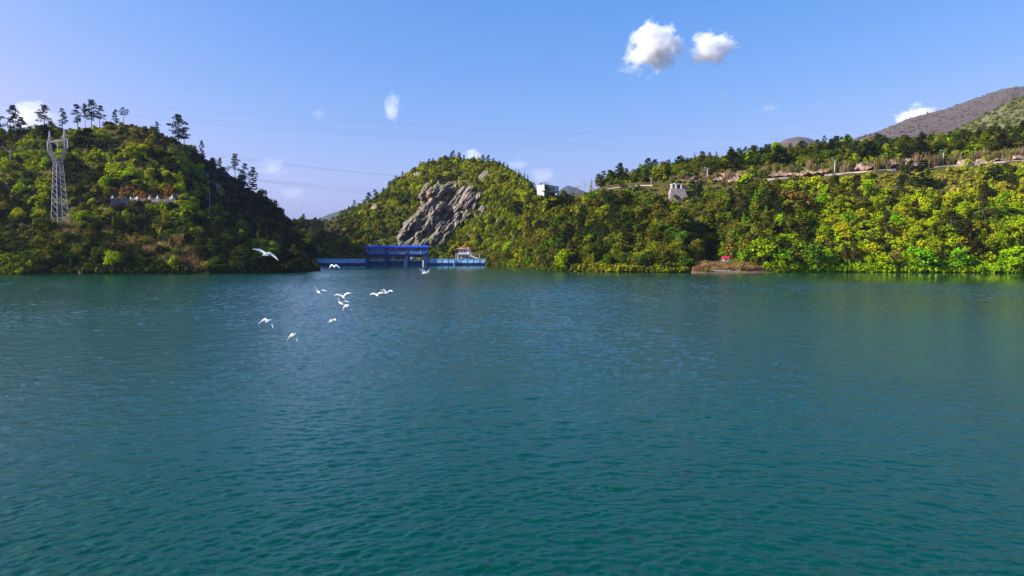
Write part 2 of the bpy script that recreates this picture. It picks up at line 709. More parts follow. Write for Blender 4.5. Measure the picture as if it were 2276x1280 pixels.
l_terY = cv([(-500, 365), (0, 365), (300, 358), (420, 360), (500, 385), (600, 400), (706, 350), (720, 350)])
l_up = cv([(-500, 380), (0, 360), (200, 355), (340, 345), (400, 345), (430, 390), (480, 450), (540, 480), (600, 510), (660, 555), (700, 596), (720, 598.1)])
l_upY = cv([(-500, 395), (0, 395), (300, 392), (400, 398), (480, 440), (560, 480), (640, 500), (706, 370), (720, 360)])
left_hill = Hill('hill', -500, 712, 240, [(l_shore, lambda u: waterY(l_shore(u))), (l_low, l_lowY), (l_ter, l_terY), (l_up, l_upY), (l_crest, l_cY)], 18, HILL, amp=2.2, seed=3)

# --- far side of the gap: wooded ridge beyond the dam
g_crest = cv([(520, 470), (600, 480), (645, 489), (690, 492), (730, 488), (770, 466), (800, 448), (860, 430), (900, 440)])
gap_hill = Hill('hill', 520, 900, 70, [(cv([(520, 590), (900, 590)]), 560), (cv([(520, 540), (900, 530)]), 640), (g_crest, 760)], 14, HILL, amp=3, seed=9)

# --- central hill and the wooded promontory
c_crest = cv([(655, 590), (690, 548), (740, 508), (800, 466), (850, 428), (880, 402), (920, 376), (960, 360), (1010, 350), (1060, 355), (1100, 362), (1140, 380),
              (1180, 410), (1200, 428), (1240, 434), (1300, 430), (1360, 428), (1430, 436), (1490, 452), (1530, 490), (1550, 540), (1570, 597), (1600, 600)])
c_cY = cv([(655, 500), (690, 540), (800, 590), (900, 620), (1010, 625), (1100, 590), (1180, 500), (1240, 440), (1400, 400), (1500, 375), (1600, 340)])
c_shore = cv([(655, 590), (1075, 588.5), (1095, 590), (1150, 594), (1200, 599), (1250, 603), (1350, 605), (1500, 606), (1545, 605), (1570, 602), (1600, 602)])
c_sY = lambda u: np.where(u < 1085, np.interp(u, [655, 1075, 1085], [492, 492, 455]), waterY(c_shore(u)))
c_mid = cv([(655, 590), (690, 575), (740, 562), (800, 545), (880, 530), (960, 515), (1010, 520), (1100, 510), (1180, 520), (1240, 530), (1400, 530), (1500, 540), (1545, 565), (1570, 601), (1600, 601.5)])
c_mY = cv([(655, 500), (740, 515), (880, 530), (1000, 530), (1100, 500), (1180, 440), (1240, 400), (1400, 360), (1500, 345), (1600, 340)])
c_up = cv([(655, 590), (690, 555), (740, 530), (800, 500), (880, 450), (960, 420), (1010, 420), (1100, 420), (1180, 455), (1240, 475), (1400, 470), (1490, 490), (1545, 550), (1570, 600), (1600, 601)])
c_uY = cv([(655, 500), (740, 540), (880, 565), (1000, 565), (1100, 535), (1180, 470), (1240, 425), (1400, 385), (1500, 362), (1600, 340)])
center_hill = Hill('hill', 655, 1596, 240, [(c_shore, c_sY), (c_mid, c_mY), (c_up, c_uY), (c_crest, c_cY)], 22, HILL, amp=2.2, seed=21)

# --- right hill with its road
r_shore = cv([(1200, 596), (1500, 597), (1555, 598), (1600, 600), (1640, 604), (1720, 605), (1850, 604.5), (2276, 607), (2900, 609)])
r_roadv = cv([(1200, 444), (1240, 440), (1300, 432), (1360, 420), (1420, 414), (1560, 412), (1700, 400), (1800, 393), (1960, 380), (2060, 374), (2276, 358), (2900, 330)])
r_roadY = cv([(1200, 450), (1300, 440), (1560, 420), (1900, 400), (2276, 392), (2900, 385)])
r_midv = cv([(1200, 520), (1560, 520), (1700, 505), (1900, 500), (2276, 490), (2900, 480)])
r_midY = cv([(1200, 400), (1560, 382), (1700, 350), (1900, 342), (2276, 338), (2900, 330)])
r_bank = cv([(1200, 441), (1300, 430), (1335, 420), (1400, 408), (1480, 395), (1560, 385), (1700, 372), (1800, 368), (1900, 352), (2000, 350), (2100, 345), (2200, 338), (2276, 332), (2900, 300)])
r_crest = cv([(1200, 440), (1300, 431), (1325, 420), (1350, 408), (1400, 396), (1450, 380), (1500, 368), (1600, 352), (1700, 338), (1800, 328), (1900, 318), (2000, 312), (2100, 306), (2200, 300), (2276, 290), (2900, 250)])
off = lambda f, d: (lambda u: f(u) + d)
right_hill = Hill('hill', 1215, 2900, 330, [(r_shore, lambda u: waterY(r_shore(u))), (r_midv, r_midY), (r_roadv, r_roadY), (off(r_roadv, -1.5), off(r_roadY, 7)),
                                            (r_bank, off(r_roadY, 15)), (r_crest, off(r_roadY, 85))], 14, HILL, amp=1.6, seed=40)
# --- grassy spit with its reeds
s_shore = cv([(1535, 606), (1545, 607.5), (1680, 607.5), (1720, 606)])
spit = Hill('hill', 1536, 1716, 60, [(s_shore, lambda u: waterY(s_shore(u))), (cv([(1536, 603), (1560, 596), (1600, 597), (1680, 599), (1716, 605)]), 306), (cv([(1536, 603), (1560, 590), (1600, 588), (1680, 592), (1716, 603)]), 322)],
            6, ground_mat('spit_soil', [(0.08, 0.05, 0.03), (0.2, 0.14, 0.07)], 0.3), amp=0.3, back=((15, .6), (40, .1)), seed=2)

# --- far mountains
MTN = ground_mat('bare_mountain', [(0.045, 0.036, 0.03), (0.085, 0.06, 0.052), (0.11, 0.08, 0.065), (0.045, 0.042, 0.03)], 0.03)
MTN_G = ground_mat('green_mountain', [(0.03, 0.04, 0.012), (0.10, 0.11, 0.03), (0.16, 0.13, 0.07), (0.06, 0.08, 0.02)], 0.04)
MTN_B = ground_mat('far_mountain', [(0.012, 0.022, 0.016), (0.03, 0.04, 0.03)], 0.004)
m_cr = cv([(1830, 335), (1905, 305), (1960, 288), (2020, 262), (2100, 240), (2160, 218), (2210, 200), (2250, 190), (2276, 188), (2350, 180), (2500, 200), (2800, 260)])
mtn1 = Hill('mountain', 1830, 2800, 220, [(420, 1900), (cv([(1830, 345), (1990, 300), (2276, 260), (2800, 330)]), 2300), (m_cr, 2700)], 24, MTN, amp=7, back=((900, .4), (1800, 0)), seed=5, nf=6)
m2 = cv([(1980, 400), (2060, 320), (2120, 290), (2170, 262), (2220, 235), (2276, 205), (2350, 180), (2500, 170), (2800, 240)])
mtn2 = Hill('mountain', 1960, 2800, 160, [(420, 1000), (cv([(1960, 410), (2120, 330), (2276, 290), (2800, 300)]), 1200), (m2, 1450)], 20, MTN_G, amp=8, back=((500, .4), (900, 0)), seed=8, nf=4)
m3 = cv([(1640, 350), (1690, 333), (1720, 316), (1750, 301), (1775, 295), (1800, 299), (1825, 312), (1870, 335), (1920, 350)])
mtn3 = Hill('mountain', 1640, 1920, 60, [(400, 3200), (m3, 3900)], 16, MTN, amp=9, back=((700, .4), (1200, 0)), seed=12, nf=8)
m4 = cv([(1180, 470), (1225, 436), (1245, 416), (1262, 404.5), (1280, 410), (1300, 420), (1360, 440), (1420, 470)])
mtn4 = Hill('mountain', 1180, 1420, 60, [(500, 5300), (m4, 6300)], 14, MTN_B, amp=14, back=((700, .4), (1200, 0)), seed=15, nf=12)
m5 = cv([(560, 520), (640, 505), (690, 489), (730, 470), (770, 456), (820, 444), (900, 425), (1000, 420)])
mtn5 = Hill('mountain', 560, 1000, 90, [(560, 4200), (m5, 5600)], 14, MTN_B, amp=12, back=((700, .4), (1200, 0)), seed=18, nf=12)

# ------------------------------------------------------------------ cliff
CL_POLY = [(882, 554), (880, 525), (896, 494), (912, 479), (928, 470), (934, 452), (928, 436), (934, 422), (944, 406), (955, 398), (964, 414), (974, 398),
           (990, 408), (1006, 400), (1024, 398), (1044, 404), (1064, 418), (1072, 436), (1064, 456), (1052, 470), (1040, 484), (1028, 500), (1020, 516), (1004, 530), (992, 544), (984, 554)]


def poly_sd(u, v, poly):
    """signed distance in photo pixels: positive inside"""
    if np.ndim(u) == 0:
        us_, vs_ = [p_[0] for p_ in poly], [p_[1] for p_ in poly]
        if u < min(us_) - 20 or u > max(us_) + 20 or v < min(vs_) - 20 or v > max(vs_) + 20:
            return -20.0
    u, v = np.asarray(u, float), np.asarray(v, float)
    inside = np.zeros(u.shape, bool)
    dist = np.full(u.shape, 1e9)
    n = len(poly)
    for i in range(n):
        x1, y1 = poly[i]
        x2, y2 = poly[(i + 1) % n]
        cond = ((y1 > v) != (y2 > v)) & (u < (x2 - x1) * (v - y1) / ((y2 - y1) + 1e-12) + x1)
        inside ^= cond
        l2 = (x2 - x1) ** 2 + (y2 - y1) ** 2
        t = np.clip(((u - x1) * (x2 - x1) + (v - y1) * (y2 - y1)) / l2, 0, 1)
        dist = np.minimum(dist, np.hypot(u - x1 - t * (x2 - x1), v - y1 - t * (y2 - y1)))
    return np.where(inside, dist, -dist)


def ridged(x, y, z=0.0, o=3):
    s, a, t = 0, 1.0, 0
    for k in range(o):
        n = 1 - np.abs(2 * vnoise(np.asarray(x) * 2 ** k + 7 * k, np.asarray(y) * 2 ** k + 3 * k, z) - 1)
        s, t, a = s + a * n, t + a, a * 0.5
    return s / t


def rock_face(name, hill, poly, nu, nv, bulge=3.0, relief=6.0, mat=ROCK, strata=55.0, pad=14, seed=0, edge=7.0):
    us = [p[0] for p in poly]
    vs = [p[1] for p in poly]
    U, V = np.meshgrid(np.linspace(min(us) - pad, max(us) + pad, nu), np.linspace(max(vs) + pad, min(vs) - pad, nv))
    Y = np.full(U.shape, np.nan)
    for i in range(nv):
        for j in range(nu):
            h = hill.hit(U[i, j], V[i, j])
            if h is not None:
                Y[i, j] = h.y
    ok = ~np.isnan(Y)
    for j in range(nu):                          # above the ridge: carry on back
        last = None
        for i in range(nv):
            if np.isnan(Y[i, j]):
                Y[i, j] = (last if last is not None else np.nanmean(Y)) + 2.0
            last = Y[i, j]
    x, z = ray(U, V)
    X, Z = x * Y, CAM_Z + z * Y
    sd = poly_sd(U + 10 * (fbm(U / 9, V / 9, seed) - .5), V + 10 * (fbm(U / 9 + 40, V / 9, seed) - .5), poly)
    a = math.radians(strata)
    q = X * math.sin(a) - Z * math.cos(a)
    p = X * math.cos(a) + Z * math.sin(a)
    wq = q + 5 * (fbm(X / 30, Z / 30, seed + 3) - .5)
    d = (ridged(wq / 14, p / 40, seed, 2) - .5) * relief * 0.9
    d += (ridged(wq / 4.2, p / 13, seed + 5, 4) - .5) * relief * .75
    bn = fbm(wq / 5.5, p / 10.0, seed + 9, 3) * 8
    blk = (np.floor(bn) + np.clip((bn - np.floor(bn)) * 3.0, 0, 1)) / 8
    d += (blk - .5) * relief * 2.1
    ci = np.floor(wq / 3.6 + 1.2 * (vnoise(X / 7, Z / 7, seed) - .5)).astype(np.int64)
    cj = np.floor(p / 6.5 + .5 * ci + 1.2 * (vnoise(X / 6 + 9, Z / 6, seed) - .5)).astype(np.int64)
    d += (_hash(ci + 1000, cj + 1000, ci * 0 + seed) - .5) * relief * .55
    ck = np.floor(wq / 1.5 + vnoise(X / 4, Z / 4, seed + 1)).astype(np.int64)
    cm = np.floor(p / 3.2 + .5 * ck + vnoise(X / 4 + 5, Z / 4, seed + 1)).astype(np.int64)
    d += (_hash(ck + 1000, cm + 1000, ck * 0 + seed + 3) - .5) * relief * .22
    d += (np.abs(vnoise(wq / 1.6, p / 5.0, seed + 2) - .5) - .25) * relief * 0.30
    d += (fbm(wq / 0.8, p / 1.6, seed + 4, 2) - .5) * relief * 0.26
    w = np.clip(sd / edge, -1, 1)
    push = np.where(w > 0, bulge * w + (d + 1.5) * np.clip(w * 1.5, 0, 1), 5 * w)
    Y2 = Y - push
    G = np.stack([x * Y2, Y2, CAM_Z + z * Y2], -1)
    m = grid_mesh(name, G, mat, smooth=False, keep=ok & (w > -.95))
    o = link(name, m)
    return o


cl = rock_face('cliff', center_hill, CL_POLY, 290, 210, 3.0, 8.0, seed=1)
tag(cl, kind='structure')

ROCKS = []


def outcrop(hill, u, v, ru, rv, label, mat=ROCK, relief=2.5, seed=0, bulge=2.0, tilt=0.5):
    poly = []
    for k in range(10):
        t = 2 * math.pi * k / 10
        r = 0.8 + 0.4 * random.random()
        du, dv = ru * r * math.cos(t), rv * r * math.sin(t)
        poly.append((u + du - dv * tilt, v + dv))
    o = rock_face('rock_outcrop', hill, poly, max(14, int(ru * 2.2)), max(14, int(rv * 2.2)), bulge, relief, mat, pad=6, seed=seed, edge=4)
    tag(o, label, 'rock', 'pale rocks breaking through the hillside scrub')
    ROCKS.append(poly)
    return o


for k, (u, v, ru, rv, lb) in enumerate([
    (868, 432, 8, 9, 'narrow pale rock high on the steep flank beyond the lone pines'),
    (877, 476, 5, 10, 'upright pale slab standing alone in scrub beside the big cliff'),
    (829, 462, 9, 13, 'pinkish rock rib on the lower shoulder of the cliff hill'),
    (928, 388, 12, 8, 'purplish rock patch just under the crest of the cliff hill'),
    (850, 537, 14, 7, 'low grey rocks showing above the blue roof of the gatehouse'),
    (1108, 490, 5, 12, 'small rock streak in green scrub above the red roofed hut'),
    (1228, 525, 11, 17, 'brown rock face in the middle of the dark wooded slope'),
    (1145, 520, 7, 9, 'small pink rock on the bank beside the dam end'),
    (1098, 562, 6, 18, 'pale yellowish rock wall right behind the white ramp'),
    (1076, 392, 15, 13, 'pale warm rock patch below the summit trees of the cliff hill'),
    (1067, 468, 12, 14, 'grey rock patch right beside the big cliff across a strip of green'),
    (1262, 548, 5, 9, 'little grey rock below the brown rock face near the shore'),
]):
    outcrop(center_hill, u, v, ru, rv, lb, seed=20 + k)

dk = rock_face('cliff', left_hill, [(392, 318), (430, 348), (455, 372), (478, 392), (498, 420), (508, 440), (480, 436), (460, 420), (440, 400), (405, 360), (380, 340)],
               80, 80, 1.5, 5.0, rock_mat('shaded_rock', 0.2), strata=-60, pad=8, seed=70)
tag(dk, kind='structure')

CUTS = []
for k, (poly) in enumerate([
    [(1575, 400), (1600, 384), (1660, 380), (1675, 396), (1640, 404)],
    [(1500, 404), (1540, 392), (1570, 390), (1572, 402), (1540, 406)],
    [(1895, 378), (1905, 362), (1935, 358), (1945, 370), (1930, 378)],
    [(2010, 370), (2012, 352), (2035, 350), (2058, 356), (2056, 372), (2040, 374)],
    [(1980, 368), (1976, 352), (2000, 350), (2006, 366)],
    [(2120, 368), (2130, 352), (2170, 350), (2215, 344), (2225, 354), (2190, 364), (2150, 369)],
    [(2222, 356), (2228, 338), (2262, 334), (2290, 338), (2290, 352), (2250, 358)],
    [(1700, 394), (1720, 378), (1760, 372), (1840, 370), (1845, 382), (1780, 392)],
]):
    o = rock_face('rock_bank', right_hill, poly, 90, 34, 1.0, 2.0, ROCK_PINK, strata=80, pad=6, seed=80 + k, edge=2.5)
    CUTS.append(poly)
    tag(o, ['low purplish cutting by the first lamp', 'brown earth cutting behind the stone tower', 'pale rock cutting between dark pines and the road',
            'bright orange rock cutting above the road', 'small pink rock cutting left bare beside the orange one', 'jagged pink rock cutting past the last road lamp',
            'pale yellow rock cutting where the road leaves the picture', 'long brown cutting behind the middle lamp'][k], 'rock cutting', 'rock cuttings above the road')

# ------------------------------------------------------------------ plants: meshes
def leaf_quads(cen, nrm, size, rng, jit=0.7):
    n = len(cen)
    nr = nrm + rng.normal(0, jit, (n, 3))
    nr /= np.linalg.norm(nr, axis=1)[:, None] + 1e-9
    t = rng.normal(0, 1, (n, 3))
    t -= nr * (t * nr).sum(1)[:, None]
    t /= np.linalg.norm(t, axis=1)[:, None] + 1e-9
    b = np.cross(nr, t)
    s = (size * rng.uniform(0.6, 1.3, n))[:, None]
    a = s * rng.uniform(0.5, 0.9, n)[:, None]
    q = np.stack([cen - t * s * .5 - b * a * .2, cen - b * a * .6 + t * s * 0.1, cen + t * s * .5 + b * a * .15, cen + b * a * .6 - t * s * .1], 1)
    return q


def sphere_pts(n, rng, zmin=-0.4):
    z = rng.uniform(zmin, 1, n)
    t = rng.uniform(0, 2 * math.pi, n)
    r = np.sqrt(np.maximum(0, 1 - z * z))
    return np.stack([r * np.cos(t), r * np.sin(t), z], 1)


def lobes_crown(rng, h, rx, z0, nl, per, leaf, lr=(0.16, 0.26), cone=0.0, open_=0.0):
    Q = []
    for _ in range(nl):
        d = sphere_pts(1, rng, -0.75)[0] * rng.uniform(0.35, 1.0) ** 0.6
        zc = z0 + (h - z0) * (0.5 + 0.40 * d[2])
        fr = 1 - cone * (zc - z0) / (h - z0)
        c = np.array([d[0] * rx * 0.92 * fr, d[1] * rx * 0.92 * fr, zc])
        r = h * rng.uniform(*lr) * (1 - 0.5 * cone * (zc - z0) / (h - z0))
        s = sphere_pts(per, rng, -0.5)
        rad = r * rng.uniform(0.72, 1.08, per)[:, None]
        cen = c + s * rad * np.array([1, 1, 0.8])
        Q.append(leaf_quads(cen, s, leaf, rng))
    return np.concatenate(Q)


def broad_crown(seed, h=8.0, rx=3.2, z0=0.1, nl=15, per=64, leaf=0.58, **k):
    k.setdefault('lr', (.11, .28))
    k.setdefault('cone', .35)
    return lobes_crown(np.random.default_rng(seed), h, rx, z0, nl, per, leaf, **k)


def pine_crown(seed, h=10.0, bare=0.42, spread=0.26, levels=9, top=1.0, flat=False, pads=16):
    rng = np.random.default_rng(seed)
    Q = []
    for i in range(levels):
        f = i / (levels - 1)
        z = h * (bare + (0.97 - bare) * f)
        R = h * spread * ((1 - f) ** 0.7 * 0.85 + 0.22) * rng.uniform(0.65, 1.15)
        if flat:
            R = h * spread * (0.55 + 0.7 * math.sin(math.pi * min(1, f * 0.8 + .2))) * rng.uniform(.7, 1.1)
        nb = rng.integers(3, 6)
        a0 = rng.uniform(0, 6.28)
        for b in range(nb):
            if rng.random() < 0.12:
                continue
            a = a0 + 6.28 * b / nb + rng.uniform(-.4, .4)
            L = R * rng.uniform(.6, 1.15)
            for s in (0.45, 0.8, 1.0):
                c = np.array([math.cos(a) * L * s, math.sin(a) * L * s, z + L * 0.16 * s + rng.uniform(-.2, .2)])
                pr = h * 0.055 * rng.uniform(.8, 1.3)
                k = pads
                sp = sphere_pts(k, rng, -0.3)
                cen = c + sp * pr * np.array([1.25, 1.25, 0.42]) * rng.uniform(.5, 1, (k, 1))
                Q.append(leaf_quads(cen, np.tile([0, 0, 1.0], (k, 1)) + sp * .5, h * 0.042, rng, .5))
    return np.concatenate(Q)


def clump_crown(seed, h=10.0, bare=0.35, spread=0.26, n=13, side=0.0):
    """open pine crown: flat needle clumps at odd places round the stem"""
    rng = np.random.default_rng(seed)
    Q = []
    for i in range(n):
        f = (i + rng.uniform(0, .8)) / n
        z = h * (bare + (0.95 - bare) * f)
        R_ = h * spread * (0.30 + 0.9 * math.sin(math.pi * min(1, .25 + .72 * f))) * rng.uniform(.6, 1.15)
        a = rng.uniform(0, 6.28)
        r_ = R_ * rng.uniform(.15, .85) * (1 if f < .85 else .2)
        c = np.array([math.cos(a) * r_ + side * h * .05, math.sin(a) * r_, z])
        rx = h * rng.uniform(.07, .125) * (1.15 - .4 * f)
        k = 80
        sp = sphere_pts(k, rng, -.6)
        cen = c + sp * rx * np.array([1.35, 1.35, .55]) * rng.uniform(.55, 1.05, (k, 1))
        Q.append(leaf_quads(cen, sp + np.array([0, 0, .5]), h * .036, rng, .6))
    return np.concatenate(Q)


def pine_trunk(seed, h=10.0, bare=0.42, spread=0.26, r=0.17):
    rng = random.Random(seed)
    mb = MB()
    pts = [Vector((0, 0, -0.6))]
    for k in range(1, 6):
        pts.append(Vector((rng.uniform(-.12, .12) * k * .5, rng.uniform(-.12, .12) * k * .5, h * 0.95 * k / 5)))
    mb.path(pts, [r * (1 - .15 * k) for k in range(6)], 6)
    for k in range(9):
        z = h * (bare + (0.9 - bare) * k / 8)
        a = rng.uniform(0, 6.28)
        L = h * spread * (1 - k / 9 * .7) * rng.uniform(.6, 1)
        mb.tube((0, 0, z), (math.cos(a) * L, math.sin(a) * L, z + L * .2), .06, .02, 4)
    return mb


def cone_crown(seed, h=9.0, rx=2.6, levels=13, leaf=0.5, z0=0.5, dens=1.0):
    rng = np.random.default_rng(seed)
    Q = []
    for i in range(levels):
        f = i / (levels - 1)
        z = z0 + (h - z0) * f
        R = rx * (1 - f) ** 0.8 * rng.uniform(.85, 1.1) + 0.12
        n = int((14 + 70 * (1 - f)) * dens)
        a = rng.uniform(0, 6.28, n)
        br = 0.75 + 0.25 * np.cos(a * rng.integers(5, 8) + rng.uniform(0, 6))
        rr = R * br * np.sqrt(rng.uniform(.25, 1, n))
        cen = np.stack([rr * np.cos(a), rr * np.sin(a), z - rr * .28 + rng.uniform(-.25, .25, n) * (h / levels)], 1)
        nr = np.stack([np.cos(a) * .8, np.sin(a) * .8, np.full(n, .8)], 1)
        Q.append(leaf_quads(cen, nr, leaf, rng, .4))
    return np.concatenate(Q)


def broad_trunk(seed, h=8.0, r=0.16, rx=2.2):
    rng = random.Random(seed)
    mb = MB()
    p0, p1 = Vector((0, 0, -0.6)), Vector((rng.uniform(-.2, .2), rng.uniform(-.2, .2), h * .4))
    p2 = p1 + Vector((rng.uniform(-.3, .3), rng.uniform(-.3, .3), h * .35))
    mb.path([p0, p1, p2], [r, r * .75, r * .3], 6)
    for k in range(6):
        a = rng.uniform(0, 6.28)
        s = p1.lerp(p2, rng.random() * .7)
        mb.tube(s, s + Vector((math.cos(a) * rx * .7, math.sin(a) * rx * .7, h * rng.uniform(.1, .28))), r * .4, r * .12, 4)
    return mb


def bare_tree(seed, h=8.0, r=0.14, depth=5, upright=0.6):
    rng = random.Random(seed)
    mb = MB()

    def grow(p, d, L, rr, k):
        q = p + d * L
        mb.tube(p, q, rr, rr * .7, 4)
        if k == 0:
            return
        for _ in range(3 if k > 2 else 4):
            nd = (d + Vector((rng.uniform(-.65, .65), rng.uniform(-.65, .65), rng.uniform(-.1, upright)))).normalized()
            grow(q, nd, L * rng.uniform(.62, .82), rr * .62, k - 1)

    grow(Vector((0, 0, -.5)), Vector((0, 0, 1)), h * .33, r, depth)
    return mb


def shrub_quads(seed, r=2.0, h=2.2, nl=6, per=26, leaf=0.6):
    rng = np.random.default_rng(seed)
    Q = []
    for _ in range(nl):
        a, rr = rng.uniform(0, 6.28), rng.uniform(0, .65) * r
        c = np.array([rr * math.cos(a), rr * math.sin(a), h * rng.uniform(.15, .6)])
        lr = r * rng.uniform(.32, .5)
        s = sphere_pts(per, rng, -.3)
        cen = c + s * lr * rng.uniform(.75, 1.1, (per, 1)) * np.array([1, 1, h / r * .95])
        Q.append(leaf_quads(cen, s, leaf, rng))
    return np.concatenate(Q)


def reed_quads(seed, r=1.6, h=2.4, n=110):
    rng = np.random.default_rng(seed)
    a, rr = rng.uniform(0, 6.28, n), r * np.sqrt(rng.random(n))
    x, y = rr * np.cos(a), rr * np.sin(a)
    lean = rng.normal(0, .3, (n, 2))
    hh = h * rng.uniform(.55, 1.1, n)
    w = rng.uniform(.05, .13, n)
    t = rng.uniform(0, 6.28, n)
    dx, dy = np.cos(t) * w, np.sin(t) * w
    z0 = np.full(n, -.3)
    b0 = np.stack([x - dx, y - dy, z0], 1)
    b1 = np.stack([x + dx, y + dy, z0], 1)
    t1 = np.stack([x + dx * .5 + lean[:, 0] * hh, y + dy * .5 + lean[:, 1] * hh, hh], 1)
    t0 = np.stack([x - dx * .5 + lean[:, 0] * hh, y - dy * .5 + lean[:, 1] * hh, hh], 1)
    return np.stack([b0, b1, t1, t0], 1)


# ------------------------------------------------------------------ colours by place
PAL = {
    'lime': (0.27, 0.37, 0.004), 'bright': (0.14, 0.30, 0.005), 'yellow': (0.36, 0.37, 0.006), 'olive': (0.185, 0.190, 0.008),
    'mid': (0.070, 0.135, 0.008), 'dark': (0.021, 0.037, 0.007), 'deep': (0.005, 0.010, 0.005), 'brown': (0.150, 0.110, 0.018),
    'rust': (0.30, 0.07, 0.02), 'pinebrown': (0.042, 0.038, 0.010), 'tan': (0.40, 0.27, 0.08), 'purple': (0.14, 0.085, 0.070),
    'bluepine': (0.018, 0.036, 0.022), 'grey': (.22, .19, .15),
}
PK = list(PAL)
PV = np.array([PAL[k] for k in PK])


_gu, _gv = np.meshgrid(np.arange(-800, 3200, 4), np.arange(0, 700, 4))
_N1 = fbm(_gu / 75.0, _gv / 40.0, 3.3, 3)
_N2 = fbm(_gu / 32.0 + 50, _gv / 20.0, 8.1, 2)


def mixfor(u, v):
    """palette weights for ground cover seen at photo pixel (u, v) -- what grows where, with shade painted in on the left hill flank"""
    gi, gj = min(max(int(v / 4), 0), 174), min(max(int((u + 800) / 4), 0), 999)
    n1, n2 = float(_N1[gi, gj]), float(_N2[gi, gj])
    w = {}
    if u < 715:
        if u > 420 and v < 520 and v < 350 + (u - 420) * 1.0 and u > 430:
            w = {'dark': .5, 'deep': .5}  # flank in shade: the shade is put into the leaf colours
        elif v > 555 or (u > 520 and v > 480):
            w = {'dark': .42, 'deep': .22, 'olive': .16, 'mid': .14, 'brown': .08}
            if u < 90 and v > 565:
                w = {'olive': .4, 'yellow': .3, 'mid': .3}
        elif v > 505:
            w = {'brown': .28, 'olive': .34, 'dark': .2, 'tan': .12, 'yellow': .06}
        elif 240 < u < 405 and 424 < v < 442:
            w = {'rust': .35, 'brown': .35, 'tan': .3}
        elif 230 < u < 430 and v < 345:
            w = {'brown': .34, 'olive': .34, 'rust': .07, 'mid': .15, 'tan': .1}
        elif n1 > .50:
            w = {'lime': .36, 'yellow': .44, 'olive': .20}
        elif n1 > .42:
            w = {'olive': .42, 'yellow': .28, 'brown': .15, 'mid': .15}
        else:
            w = {'dark': .45, 'olive': .25, 'deep': .15, 'brown': .15}
        if n2 < .36 and not (240 < u < 405 and 424 < v < 442):
            w = {'dark': .6, 'deep': .25, 'brown': .15}
    elif u < 1150:
        if u < 800 and v > 440:
            w = {'mid': .25, 'dark': .3, 'olive': .3, 'brown': .15}
            if 700 < u < 770 and 470 < v < 530:
                w = {'purple': .5, 'brown': .3, 'mid': .2}
        else:
            w = {'olive': .45, 'yellow': .18 + (.25 if n1 > .53 else 0), 'mid': .13, 'brown': .14, 'dark': .12}
            if u > 1060 and v > 430:
                w = {'olive': .35, 'yellow': .2, 'lime': .12, 'mid': .2, 'dark': .13}
        if n2 < .35:
            w = {'dark': .5, 'olive': .3, 'brown': .2}
    elif u < 1570 and v > 425:
        w = {'dark': .28, 'olive': .36, 'mid': .16, 'brown': .14, 'yellow': .06}
        if n2 > .6:
            w = {'olive': .6, 'yellow': .25, 'brown': .15}
        if u < 1200 and v < 500 and n1 > .42:
            w = {'lime': .35, 'yellow': .4, 'olive': .25}
    elif v < float(r_roadv(u)) - 3:
        w = {'dark': .36, 'olive': .26, 'mid': .16, 'brown': .12, 'yellow': .10}
        if n1 > .6:
            w = {'lime': .4, 'yellow': .3, 'mid': .3}
    else:
        if u < 1760:
            w = {'olive': .3, 'dark': .28, 'brown': .14, 'yellow': .14, 'mid': .14}
            if v > 525:
                w = {'bright': .35, 'lime': .3, 'olive': .35}
        else:
            w = {'lime': .34, 'yellow': .36, 'olive': .18, 'bright': .06, 'brown': .06}
            if n2 < .40:
                w = {'brown': .35, 'olive': .35, 'dark': .3}
            if v < 432 and u > 1900:
                w = {'tan': .3, 'yellow': .4, 'olive': .2, 'lime': .1}
            if v > 455 and v < 505 and u > 2195:
                w = {'lime': .8, 'bright': .2}
            if v > 560:
                w = {'lime': .5, 'bright': .35, 'olive': .15}
        if n2 < .36 and not grassy(u, v):
            w = {'dark': .6, 'olive': .25, 'brown': .15}
    return w


def pick(w, rng=random):
    k = list(w)
    return rng.choices(k, [w[i] for i in k])[0]


def blend(k, w, a=.5):
    t_ = sum(w.values())
    return tuple(a * PAL[k][c_] + (1 - a) * sum(PAL[q_][c_] * w[q_] for q_ in w) / t_ for c_ in range(3))


def jitter(c, j=.22):
    f = 1 + random.uniform(-j, j)
    return tuple(max(0.002, x * f * (1 + random.uniform(-.1, .1))) for x in c)


# ------------------------------------------------------------------ ground cover (stuff) on each hill, by geometry nodes
TEMPL = {}


def template_collection(key, quads_list, mat):
    c = bpy.data.collections.new('cover_' + key)
    for i, q in enumerate(quads_list):
        m = quads_mesh('%s_clump' % key, q, mat)
        o = bpy.data.objects.new('%s_clump' % key, m)
        c.objects.link(o)
    TEMPL[key] = (c, len(quads_list))


template_collection('shrub', [shrub_quads(s, 2.0, 2.0 + .4 * (s % 3), 6, 30, .62) for s in range(6)], LEAF_I)
template_collection('wood', [broad_crown(s_, rx=r_) for s_, r_ in ((61, 3.0), (62, 3.6), (63, 2.6))] + [pine_crown(s_, bare=.12, spread=.30, levels=10, pads=24) for s_ in (64, 65)] +
                    [cone_crown(66, rx=2.6)], LEAF_I)
template_collection('reed', [reed_quads(s) for s in range(4)], LEAF_I)


